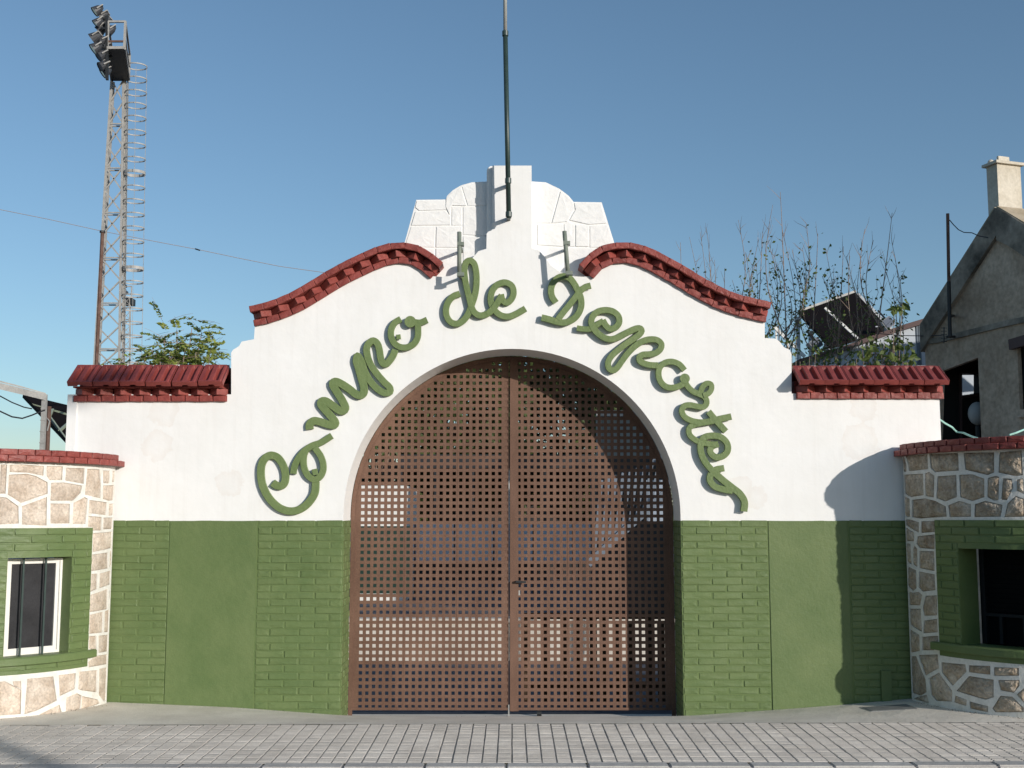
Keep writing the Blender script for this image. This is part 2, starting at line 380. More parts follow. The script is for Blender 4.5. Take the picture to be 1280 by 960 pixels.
for a, b in zip(prof, prof[1:]):
    bm.faces.new([bm.verts.new(p) for p in ((-900, a[0], a[1]), (900, a[0], a[1]), (900, b[0], b[1]), (-900, b[0], b[1]))])
bmesh.ops.remove_doubles(bm, verts=bm.verts, dist=1e-5)
props(mobj('field', bm, M_yard), kind='structure')

# pavers: ribbed concrete units, individually laid
PW = .0936; RD = (YE - YK) / 5
def paver_bm(bm, ox=0, oy=0, oz=0, sl=0.0, tz=0.0):
    hw = (PW - .0078) / 2; n = 7; step = RD / n
    for k in range(n):
        g = .0055 if k in (0,) else .0035; y0 = oy - RD / 2 + k * step + g; y1 = oy - RD / 2 + (k + 1) * step - .0035
        zt = oz + .0
        def z(x, y): return zt + (y - oy) * sl + (x - ox) * tz
        b = .0025; by = .0046; zr = random.uniform(-.0012, .0012)
        lo = [bm.verts.new((x, y, z(x, y) - .008)) for x, y in ((ox - hw, y0), (ox + hw, y0), (ox + hw, y1), (ox - hw, y1))]
        up = [bm.verts.new((x, y, z(x, y) + zr)) for x, y in ((ox - hw + b, y0 + by), (ox + hw - b, y0 + by), (ox + hw - b, y1 - by), (ox - hw + b, y1 - by))]
        bm.faces.new(up)
        for i in range(4): bm.faces.new((lo[i], lo[(i + 1) % 4], up[(i + 1) % 4], up[i]))
slp = (.140 - .124) / (YE - YK)
bm = bmesh.new(); paver_bm(bm, sl=slp, tz=.0028); pm = bpy.data.meshes.new('paver'); bm.to_mesh(pm); bm.free(); pm.materials.append(M_paver)
rest = bmesh.new(); npv = 0
lim = {0: 33, 1: 35, 2: 37, 3: 39}
for r in range(5):
    y = YK + (r + .5) * RD
    for k in range(-50, 50):
        x = (k + .5) * PW + .5 * PW * 0
        z = zkerb(x) + (y - YK) * slp + random.uniform(-.0012, .0012)
        if r in lim and -lim[r] <= k < lim[r] and npv < 296:
            o = link('paver', pm, None, pave, (x + random.uniform(-.001, .001), y, z), (random.uniform(-.004, .004), random.uniform(-.006, .006), random.uniform(-.006, .006))); npv += 1
        else: paver_bm(rest, x, y, z, slp, .0028)
props(mobj('outer_pavers', rest, M_paver, pave), kind='stuff')
# kerb stones
kerb = empty('kerb', (0, YK, 0)); props(kerb, kind='structure')
KM = []
for v in range(3):
    bm = bmesh.new(); box(bm, (-.247, -.13, -.20), (.247, .0, 0))
    bmesh.ops.bevel(bm, geom=[e for e in bm.edges], offset=.008, segments=2, affect='EDGES')
    me = bpy.data.meshes.new('kerb_stone'); bm.to_mesh(me); bm.free(); me.materials.append(M_kerb); KM.append(me)
for k in range(-12, 13):
    x = .215 + .5 * k * 1.0
    link('kerb_stone', random.choice(KM), None, kerb, (x, YK - .006, zkerb(x) + random.uniform(-.003, .001)), (0, 0, random.uniform(-.004, .004)))
# inspection cover in the apron
q = P(1111, 889.5, -.42)
cov = empty('inspection_cover', (q.x, -.42, .1), 'small grey metal inspection cover set in the concrete by the right-hand stone kiosk', 'manhole cover')
M_cover = paint('cover_steel', (0.20, 0.205, 0.20), (0.27, 0.27, 0.26), 10, .6, .3, 60)
zc = lambda x, y: (zedge(x) * (1 - (y - YE) / -YE) + zbase(x) * (y - YE) / -YE)
bm = bmesh.new()
for (a, b, c, d, h, m) in ((-.17, .17, -.13, .13, .004, 0),):
    v = [bm.verts.new((q.x + x, -.42 + y, zc(q.x + x, -.42 + y) + .003)) for x, y in ((a, c), (b, c), (b, d), (a, d))]
    f = bm.faces.new(v); ex = bmesh.ops.extrude_face_region(bm, geom=[f]); bmesh.ops.translate(bm, vec=(0, 0, -.02), verts=[e for e in ex['geom'] if isinstance(e, bmesh.types.BMVert)])
mobj('plate', bm, M_cover, cov)
bm = bmesh.new()
for (a, b, c, d) in ((-.19, .19, -.15, -.135), (-.19, .19, .135, .15), (-.19, -.175, -.13, .13), (.175, .19, -.13, .13)):
    v = [bm.verts.new((q.x + x, -.42 + y, zc(q.x + x, -.42 + y) + .002)) for x, y in ((a, c), (b, c), (b, d), (a, d))]
    f = bm.faces.new(v); ex = bmesh.ops.extrude_face_region(bm, geom=[f]); bmesh.ops.translate(bm, vec=(0, 0, -.02), verts=[e for e in ex['geom'] if isinstance(e, bmesh.types.BMVert)])
mobj('rim', bm, M_cover, cov)

# ================================================================== THE GATE WALL
wall = empty('gate_wall', (0, 0, 0), 'white and green entrance wall with a curved red-capped gable over a wide arch', 'wall')
RA = 1.436; ZC = P(640, 436).z - RA
arch = [(RA, -.35)] + [(RA * math.cos(math.pi * k / 64), ZC + RA * math.sin(math.pi * k / 64)) for k in range(65)] + [(-RA, -.35)]
SL = [(317.5, 408), (330, 405.5), (346, 401), (375, 389.5), (400, 375), (427.5, 358), (455, 344), (480, 333), (493, 329.5), (507, 329), (520, 333.5), (530, 341), (538, 348)]
SR = [(742, 348), (750, 338.5), (760, 331.5), (772, 329), (787, 329), (805, 335), (822, 344), (840, 354), (875, 375), (907, 390), (925, 395.5), (957, 403)]
left = PX([(87, 900), (87, 493), (289, 493), (289, 441), (291, 437.5), (299, 432.5), (302, 427), (317.5, 424)]) + PX([(318.5, 407)]) + [(p.x, p.y + .02) for p in (Vector(a) for a in PX(SL[1:]))]
mid = PX([(552, 346), (562, 345), (574, 340), (583, 332), (591, 322), (598, 314), (608, 311), (608.3, 292), (610.5, 289.5), (614.5, 288), (615.5, 285), (615.5, 207), (664.5, 207), (664.8, 311), (673, 312.5), (680, 320), (689, 332), (700, 340), (714, 345), (728, 346)])
right = [(p.x, p.y + .02) for p in (Vector(a) for a in PX(SR[:-1]))] + PX([(956, 402), (956, 422.5), (970, 423.5), (974.5, 427), (980, 434), (987.5, 437.5), (989.5, 443), (989.5, 492), (1174, 492), (1181, 900)])
left[0] = (left[1][0], -.35); right[-1] = (right[-2][0], -.35)
outer = left + mid + right + [(RA, -.35)] + arch[1:-1] + [(-RA, -.35)]
bm = bmesh.new()
ow = refine(left + mid + right, .12)[:-1]
outl = ow + [(right[-1][0], -.35)] + [(RA, -.35)] + arch[1:-1] + [(-RA, -.35)]
# central body is deep (reveal .44), wings are thinner
XW0 = P(289, 450).x; XW1 = P(989.5, 450).x
def yb(x, z):
    if x < XW0 + .004 or x > XW1 - .004: return .26
    return .44
region(bm, outl, [], lambda x, z: (x, 0, z), lambda x, z: (x, yb(x, z), z), None)
body = mobj('masonry', bm, M_wall, wall)
# slim pilaster at the far left end
a = P(87, 493); b = P(97, 493)
bm = bmesh.new(); box(bm, (a.x - .012, -.012, -.3), (b.x, .03, a.z - .002)); mobj('end_pilaster', bm, M_wall, wall)
# recessed rounded strip on the left of the centre pier
bm = bmesh.new(); pl = PX([(608.5, 213), (610, 209.5), (613, 207.6), (617, 207.2), (617, 292), (608.3, 294)], .05)
region(bm, pl, [], lambda x, z: (x, .052, z), lambda x, z: (x, .42, z)); mobj('pier_return', bm, M_white, wall)
# stone slabs behind (painted white): outline and slab polygons in photo pixels on the recessed plane
YS = .115
slabL = [[(521, 251), (556, 250.5), (558, 262), (524, 263), (519, 259)], [(519, 264.5), (557, 263.5), (563, 271), (563, 281), (514, 281.5)], [(514, 283), (544, 283), (543, 309), (506, 308)],
         [(545.5, 283), (577, 283), (577, 309), (545, 309)], [(565, 258), (577, 258.5), (577, 281.5), (565, 281.5)], [(558, 247), (566, 239.5), (576, 233.5), (583, 257), (565, 256.5), (562, 268), (557.5, 259)],
         [(577.5, 233), (590, 229.5), (609, 228.5), (609, 257), (585, 257)], [(579, 258.5), (609, 258.5), (609, 295), (579, 293)], [(579, 295), (609, 296.5), (609, 330), (579, 330)], [(545, 310.5), (577, 310.5), (577, 350), (545, 350)], [(500, 310), (543, 310.5), (543, 350), (500, 350)]]
slabR = [[(663, 228.5), (682, 229.5), (699.5, 238), (688.5, 279), (663, 279)], [(701, 239), (710, 246), (716.5, 254), (718, 260), (709, 277), (690, 279)], [(718, 253.5), (751, 254), (755, 268), (758, 279), (736, 280.5), (712, 275), (719.5, 262)],
         [(672, 280.5), (704, 280), (704, 308), (672, 306)], [(663, 280.5), (670.5, 280.5), (670.5, 311), (663, 311)], [(705.5, 280), (711, 276.5), (718.5, 282), (718.5, 308), (705.5, 308)], [(720, 281), (736, 281.8), (736, 308), (720, 308)], [(737.5, 282), (759, 281), (767, 305), (767, 309), (737.5, 309)],
         [(663, 312), (670, 308.5), (704, 309.5), (704, 350), (663, 350)], [(705.5, 309.5), (767, 310.5), (775, 350), (705.5, 350)]]
ol = PX([(520.5, 250), (557, 249.5), (559, 245), (566, 238), (576, 232), (590, 228), (609, 227), (663, 227), (682, 228), (699, 236), (711, 245), (717, 252.5), (752, 253), (768.5, 306), (780, 346), (490, 346), (506, 303)], YS + .012)
bm = bmesh.new(); region(bm, refine(ol, .15), [], lambda x, z: (x, YS + .0075, z), lambda x, z: (x, YS + .30, z)); mobj('pediment_core', bm, M_white, wall)
for poly in slabL + slabR:
    pp = PX(poly, YS)
    cx = sum(p[0] for p in pp) / len(pp); cz = sum(p[1] for p in pp) / len(pp)
    bm = bmesh.new(); dy = random.uniform(-.002, .002)
    r0 = [bm.verts.new((cx + (x - cx) * .995, YS + .009, cz + (z - cz) * .995)) for x, z in refine(pp, .06)]
    r1 = [bm.verts.new((cx + (v.co.x - cx) * .985, YS + dy + random.uniform(-.0007, .0007), cz + (v.co.z - cz) * .985)) for v in r0]
    r2 = [bm.verts.new((cx + (v.co.x - cx) * .5, YS + dy + random.uniform(-.0015, .001), cz + (v.co.z - cz) * .5)) for v in r0]
    c = bm.verts.new((cx, YS + dy - .002, cz)); n = len(r0)
    for i in range(n):
        j = (i + 1) % n
        bm.faces.new((r0[i], r0[j], r1[j], r1[i])); bm.faces.new((r1[i], r1[j], r2[j], r2[i])); bm.faces.new((r2[i], r2[j], c))
    mobj('stone_slab', bm, M_slab, wall)

# ---- painted brickwork
def brick_mesh(name, L_, H_, D_, mat, seed, amp=.0012):
    rnd = random.Random(seed); bm = bmesh.new(); e = .0045
    def ring(ins, y, j):
        hx = L_ / 2 - ins; hz = H_ / 2 - ins
        pts = [(-hx, -hz), (-hx / 3, -hz), (hx / 3, -hz), (hx, -hz), (hx, 0), (hx, hz), (hx / 3, hz), (-hx / 3, hz), (-hx, hz), (-hx, 0)]
        return [bm.verts.new((x + rnd.uniform(-j, j), y + rnd.uniform(-j, j), z + rnd.uniform(-j, j))) for x, z in pts]
    a = ring(-.0005, .003, 0); b = ring(.0005, -D_ + e * .8, amp); c = ring(e, -D_, amp); n = len(a)
    for r, s in ((a, b), (b, c)):
        for i in range(n): bm.faces.new((r[i], r[(i + 1) % n], s[(i + 1) % n], s[i]))
    m1 = bm.verts.new((-L_ / 5, -D_ - rnd.uniform(-.001, .002), 0)); m2 = bm.verts.new((L_ / 5, -D_ - rnd.uniform(-.001, .002), 0))
    for tri in ((0, 1, m1), (1, 2, m1), (2, 3, m2), (3, 4, m2), (4, 5, m2), (5, 6, m2), (6, 7, m1), (7, 8, m1), (8, 9, m1), (9, 0, m1)):
        bm.faces.new((c[tri[0]], c[tri[1]], tri[2]))
    bm.faces.new((c[2], m2, m1)); bm.faces.new((c[6], m1, m2))
    bmesh.ops.recalc_face_normals(bm, faces=bm.faces)
    me = bpy.data.meshes.new(name); bm.to_mesh(me); bm.free(); me.materials.append(mat); return me
BR = {}
def get_brick(L_, H_=.0540, D_=.0052, mat=None, name='brick', amp=.0016):
    mat = mat or M_green; k = (round(L_, 3), H_, D_, mat.name, random.randrange(4))
    if k not in BR: BR[k] = brick_mesh(name, k[0], H_, D_, mat, hash(k[:3]) + k[4], amp)
    return BR[k]
def rot_to(n):            # local -Y to horizontal direction n
    return math.atan2(n[0], -n[1])
CH = .0605
def panel(x0, x1, parent, phase, join=False, org=(0, 0), ux=(1, 0), ztop=None, zlow=None, name='brick'):
    """stretcher bond between x0 and x1 along ux from org"""
    n = (ux[1], -ux[0]); ang = rot_to(n); ztop = ztop or ZLINE
    bmj = bmesh.new() if join else None
    r = 0; z = ztop - CH / 2 + .006
    while True:
        def gz(x): return zlow if zlow is not None else zbase(org[0] + ux[0] * x) - .02
        if z + CH / 2 < min(gz(x0), gz(x1)): break
        off = phase + (0.125 if r % 2 else 0)
        k = math.floor((x0 - off) / .25) - 1
        while off + k * .25 < x1:
            a = max(x0, off + k * .25) + random.uniform(.005, .008); b = min(x1, off + (k + 1) * .25) - random.uniform(.005, .008); k += 1
            if b - a < .03: continue
            cx = (a + b) / 2
            if z + CH / 2 < gz(cx): continue
            dy = random.uniform(-.0020, .0016)
            loc = Vector((org[0] + ux[0] * cx + n[0] * dy, org[1] + ux[1] * cx + n[1] * dy, z + random.uniform(-.0012, .0012)))
            rt = (random.uniform(-.012, .012), random.uniform(-.006, .006), ang + random.uniform(-.006, .006))
            L_ = round((b - a) / .005) * .005
            me = get_brick(L_)
            if join:
                M = Matrix.Translation(loc) @ Matrix.Rotation(ang, 4, 'Z')
                t = bmesh.new(); t.from_mesh(me); bmesh.ops.transform(t, matrix=M, verts=t.verts)
                tm = bpy.data.meshes.new('t'); t.to_mesh(tm); t.free(); bmj.from_mesh(tm); bpy.data.meshes.remove(tm)
            else:
                link(name, me, None, parent, loc, rt)
        z -= CH; r += 1
    if join:
        return props(mobj('jamb_bricks', bmj, M_green, parent), kind='stuff')
for (pa, pb, ph) in ((100, 211, P(156, 700).x), (321.5, 431.2, P(394, 700).x), (852, 960.5, P(889, 700).x)):
    bp_ = empty('brick_panel', (P((pa + pb) / 2, 800).x, 0, .8)); adopt(bp_, wall)
    x0 = P(pa, 700).x; x1 = P(pb, 700).x
    if pb == 431.2: x1 = -RA
    if pa == 852: x0 = RA
    panel(x0, x1, bp_, ph)
o = panel(P(1062, 700).x, P(1150, 700).x, wall, P(1080, 700).x, True); o.name = 'shaded_brickwork'
o = panel(.0, .44, wall, 0.02, True, (-RA, 0), (0, 1)); o.name = 'jamb_brickwork'
o = panel(-.44, 0, wall, 0.02, True, (RA, 0), (0, -1)); o.name = 'jamb_brickwork'
# smooth rendered fields stand slightly proud between brick panels
for a_, b_2, nm in ((211.5, 320.5, 'render_panel'), (961.5, 1060, 'render_panel')):
    x0 = P(a_, 700).x; x1 = P(b_2, 700).x; bm = bmesh.new()
    region(bm, refine([(x0, -.2), (x1, -.2), (x1, ZLINE - .001), (x0, ZLINE - .001)], .1), [], lambda x, z: (x, -.007 + .0015 * math.sin(5 * x + 2 * z), z), lambda x, z: (x, .01, z), .1)
    bmesh.ops.remove_doubles(bm, verts=bm.verts, dist=1e-5)
    mobj(nm, bm, M_green, wall)
# low cable duct in the dark corner
p0 = P(1100, 838); p1 = P(1113, 872)
bm = bmesh.new(); box(bm, (p0.x, -.03, p1.z - .05), (p0.x + .085, -.001, p0.z)); mobj('cable_duct', bm, M_green, wall)

# ---- curved copings
def resample(pts, step):
    d = [0]
    for a, b in zip(pts, pts[1:]): d.append(d[-1] + (b - a).length)
    n = int(round(d[-1] / step)); st = d[-1] / n; out = []
    for k in range(n + 1):
        t = min(k * st, d[-1] - 1e-6); i = max(j for j in range(len(d)) if d[j] <= t); i = min(i, len(pts) - 2)
        f = (t - d[i]) / (d[i + 1] - d[i]); out.append(pts[i].lerp(pts[i + 1], f))
    return out
HB = .056
def red_brick(L_, H_, D_): return get_brick(L_, H_, D_, M_red, 'coping_brick', .0022)
def offset_path(pts, d):
    out = []
    for i, p in enumerate(pts):
        t = (pts[min(i + 1, len(pts) - 1)] - pts[max(i - 1, 0)]).normalized()
        out.append(p + Vector((-t.y, t.x)) * d)
    return out
def ribbon(path, h0, h1, y0, y1, parent, name, mat):
    a = offset_path(path, h0); b = offset_path(path, h1); bm = bmesh.new(); R = []
    for p, q in zip(a, b): R.append([bm.verts.new(v) for v in ((p.x, y0, p.y), (q.x, y0, q.y), (q.x, y1, q.y), (p.x, y1, p.y))])
    for r, s in zip(R, R[1:]):
        for i in range(4): bm.faces.new((r[i], r[(i + 1) % 4], s[(i + 1) % 4], s[i]))
    bm.faces.new(R[0]); bm.faces.new(R[-1])
    return mobj(name, bm, mat, parent)
def scoping(pix, flip):
    cop = empty('coping', (P(pix[6][0], pix[6][1]).x, 0, P(pix[6][0], pix[6][1]).z)); adopt(cop, wall)
    path = [Vector(p) for p in PX([tuple(v) for v in spline(pix, 4)], -.028)]
    ribbon(path, .004, HB - .003, -.020, .46, cop, 'mortar_bed', M_red)
    ribbon(path, HB, 2 * HB, .10, .44, cop, 'dentil_backing', M_red)
    ribbon(path, 2 * HB + .003, 3 * HB - .003, -.098, .47, cop, 'mortar_bed', M_red)
    for h, y, st in ((.5 * HB, -.020, .118), (2.5 * HB, -.098, .120)):
        pp = resample(offset_path(path, h), st)
        for a, b in zip(pp, pp[1:]):
            m = (a + b) / 2; t = b - a
            me = red_brick(round(t.length - .004, 2), .054, .012)
            link('coping_brick', me, None, cop, (m.x, y + random.uniform(-.002, .002), m.y), (0, -math.atan2(t.y, t.x) + random.uniform(-.02, .02), 0))
    pp = resample(offset_path(path, 1.5 * HB), .155)
    for i, (a, b) in enumerate(zip(pp, pp[1:])):
        m = (a + b) / 2; t = (b - a); ang = math.atan2(t.y, t.x)
        M = Matrix.Translation((m.x, -.004, m.y)) @ Matrix.Rotation(-ang, 4, 'Y') @ Matrix.Rotation(R_(45 + random.uniform(-4, 4)), 4, 'Z')
        o = link('dogtooth_brick', dog_me, None, cop); o.matrix_basis = M
    return cop
def dog_mesh():
    bm = bmesh.new(); box(bm, (-.052, -.062, -.0275), (.060, .054, .0275)); bmesh.ops.bevel(bm, geom=bm.edges[:], offset=.003, segments=1, affect='EDGES')
    me = bpy.data.meshes.new('dogtooth_brick'); bm.to_mesh(me); bm.free(); me.materials.append(M_red); return me
dog_me = dog_mesh()
scoping(SL, 0); scoping(SR, 1)

# ---- tiled wing copings
def tile_mesh(W_=.208, L_=.30):
    bm = bmesh.new(); nu = 36; us = [i / nu for i in range(nu + 1)]; vs_ = [0, .03, .10, .15, .3, .5, .7, .85, .91, .97, 1]
    def hgt(u, v):
        def chan(a, b, v0, v1):
            e = .028
            fu = min(1, max(0, (u - a) / e)) * min(1, max(0, (b - u) / e)); fv = min(1, max(0, (v - v0) / .06)) * min(1, max(0, (v1 - v) / .06))
            return fu * fv
        h = .036
        h -= .030 * chan(.17, .37, .09, .92)
        h -= .034 * chan(.58, .80, .02, .92)
        h -= .006 * chan(.90, .98, -.1, 1.1)
        return h
    T = [[bm.verts.new(((u - .5) * W_, -v * L_, hgt(u, v))) for v in vs_] for u in us]
    Bt = [[bm.verts.new(((u - .5) * W_, -v * L_, (-.008 if not (.40 < u < .62) or v < .9 else .004))) for v in (0, .9, 1)] for u in us]
    for i in range(nu):
        for j in range(len(vs_) - 1): bm.faces.new((T[i][j], T[i][j + 1], T[i + 1][j + 1], T[i + 1][j]))
        bm.faces.new((T[i][-1], Bt[i][2], Bt[i + 1][2], T[i + 1][-1])); bm.faces.new((T[i][0], T[i + 1][0], Bt[i + 1][0], Bt[i][0]))
        for j in range(2): bm.faces.new((Bt[i][j], Bt[i + 1][j], Bt[i + 1][j + 1], Bt[i][j + 1]))
    bm.faces.new([T[0][j] for j in range(len(vs_))] + [Bt[0][k] for k in (2, 1, 0)]); bm.faces.new([T[-1][j] for j in reversed(range(len(vs_)))] + [Bt[-1][k] for k in (0, 1, 2)])
    bmesh.ops.recalc_face_normals(bm, faces=bm.faces)
    me = bpy.data.meshes.new('roof_tile'); bm.to_mesh(me); bm.free(); me.materials.append(M_tile); return me
tile_me = tile_mesh()
def wing(x0, x1, ytop, yeave, ycb, c0, c1, outer_left):
    X0 = P(x0, ytop, .08).x; X1 = P(x1, ytop, .08).x
    cop = empty('coping', ((X0 + X1) / 2, 0, 2.8)); adopt(cop, wall)
    top = P(640, ytop, .08); eave = P(640, yeave, -.155)
    slope = Vector((0, eave.y - top.y, eave.z - top.z)); ang = math.atan2(-slope.z, -slope.y); L_ = slope.length
    n = int(round((X1 - X0) / .211)); st = (X1 - X0) / n
    for k in range(n):
        o = link('roof_tile', tile_me, None, cop, (X0 + (k + .5) * st, top.y, top.z - .014 + random.uniform(-.002, .002)), (ang + random.uniform(-.01, .01), 0, random.uniform(-.01, .01)), (1.0 * (1 if outer_left else -1) if False else 1, L_ / .30, 1))
    zb = P(640, ycb, -.028).z
    bm = bmesh.new(); box(bm, (X0 + .03, -.085, zb + 2 * HB + .001), (X1 - .03, .28, zb + 2 * HB + .014)); mobj('eave_board', bm, M_red, cop)
    # rear slope and ridge mortar
    bm = bmesh.new(); v = [bm.verts.new(p) for p in ((X0, .085, top.z - .01), (X1, .085, top.z - .01), (X1, .42, top.z - .22), (X0, .42, top.z - .22))]; bm.faces.new(v)
    ex = bmesh.ops.extrude_face_region(bm, geom=bm.faces[:]); bmesh.ops.translate(bm, vec=(0, 0, -.02), verts=[e for e in ex['geom'] if isinstance(e, bmesh.types.BMVert)])
    mobj('rear_slope', bm, M_tile, cop)
    bm = bmesh.new(); pts = [(X0 + .02 + (X1 - X0 - .04) * i / 24, .085, top.z + .004 + random.uniform(-.004, .004)) for i in range(25)]; tube(bm, pts, .013, 6); mobj('ridge_mortar', bm, M_mortar, cop, True)
    # header course and dogtooth course
    zb = P(640, ycb, -.028).z; a = P(c0, ycb, -.028).x; b = P(c1, ycb, -.028).x
    bm = bmesh.new(); box(bm, (a, -.020, zb + .003), (b, .28, zb + HB - .003)); mobj('mortar_bed', bm, M_red, cop)
    n = int(round((b - a) / .120)); st = (b - a) / n
    for k in range(n): link('coping_brick', red_brick(round(st - .005, 2), .054, .012), None, cop, (a + (k + .5) * st, -.020 + random.uniform(-.002, .002), zb + HB / 2), (0, random.uniform(-.02, .02), 0))
    bm = bmesh.new(); box(bm, (a + .01, .09, zb + HB - .003), (b - .01, .27, zb + 3 * HB)); mobj('dentil_backing', bm, M_red, cop)
    n = int(round((b - a) / .165)); st = (b - a) / n
    for k in range(n):
        o = link('dogtooth_brick', dog_me, None, cop); o.matrix_basis = Matrix.Translation((a + (k + .5) * st, .006, zb + 1.5 * HB)) @ Matrix.Rotation(R_(45 + random.uniform(-4, 4)), 4, 'Z')
wing(97, 288.5, 458.5, 479.5, 502, 91, 283, True)
wing(990, 1173, 459.5, 477.5, 498.5, 996, 1180, False)

# ================================================================== LETTERING
def chain(scale, ox, oy, pts): return [(ox + x / scale, oy + y / scale) for x, y in pts]
A1 = lambda p: chain(9.6, 310, 550, p)
A2 = lambda p: chain(9.6, 370, 450, p)
A3 = lambda p: chain(8.0, 430, 380, p)
A4 = lambda p: chain(8.73, 540, 310, p)
A5 = lambda p: chain(9.6, 670, 330, p)
A6 = lambda p: chain(9.6, 740, 380, p)
A7 = lambda p: chain(8.73, 800, 430, p)
A8 = lambda p: chain(6.4, 840, 500, p)
def stroke(bm, pix, wpx, yf, depth, w2=None, lift=.006, sharp=False):
    pts = [Vector(p) for p in PX([tuple(v) for v in (spline(pix, 1.6) if not sharp else [Vector(p) for p in pix])], yf)]
    Wm = wpx * 1.07 / 147.0; n = len(pts); R = []
    # cumulative length for gentle rise so that crossings never share a plane
    for i, p in enumerate(pts):
        a = pts[max(i - 1, 0)]; b = pts[min(i + 1, n - 1)]
        t = (b - a).normalized(); nrm = Vector((-t.y, t.x))
        f = i / (n - 1); hw = (Wm if w2 is None else (Wm + (w2 / 147.0 - Wm) * f)) / 2
        y0 = yf - lift * f
        e = .0035
        R.append([bm.verts.new(v) for v in ((p.x + nrm.x * hw, yf + depth, p.y + nrm.y * hw), (p.x + nrm.x * hw, y0 + e, p.y + nrm.y * hw), (p.x + nrm.x * (hw - e), y0, p.y + nrm.y * (hw - e)), (p.x - nrm.x * (hw - e), y0, p.y - nrm.y * (hw - e)), (p.x - nrm.x * hw, y0 + e, p.y - nrm.y * hw), (p.x - nrm.x * hw, yf + depth, p.y - nrm.y * hw))])
    m = 6
    for r, s in zip(R, R[1:]):
        for i in range(m): bm.faces.new((r[i], r[(i + 1) % m], s[(i + 1) % m], s[i]))
    bm.faces.new(R[0]); bm.faces.new(list(reversed(R[-1])))
def disc(bm, c, rpx, yf, depth):
    q = P(c[0], c[1], yf); r = rpx / 147.0; n = 20
    a = [bm.verts.new((q.x + r * math.cos(2 * math.pi * k / n), yf, q.z + r * math.sin(2 * math.pi * k / n))) for k in range(n)]
    b = [bm.verts.new((v.co.x, yf + depth, v.co.z)) for v in a]
    bm.faces.new(a)
    for k in range(n): bm.faces.new((a[k], a[(k + 1) % n], b[(k + 1) % n], b[k]))
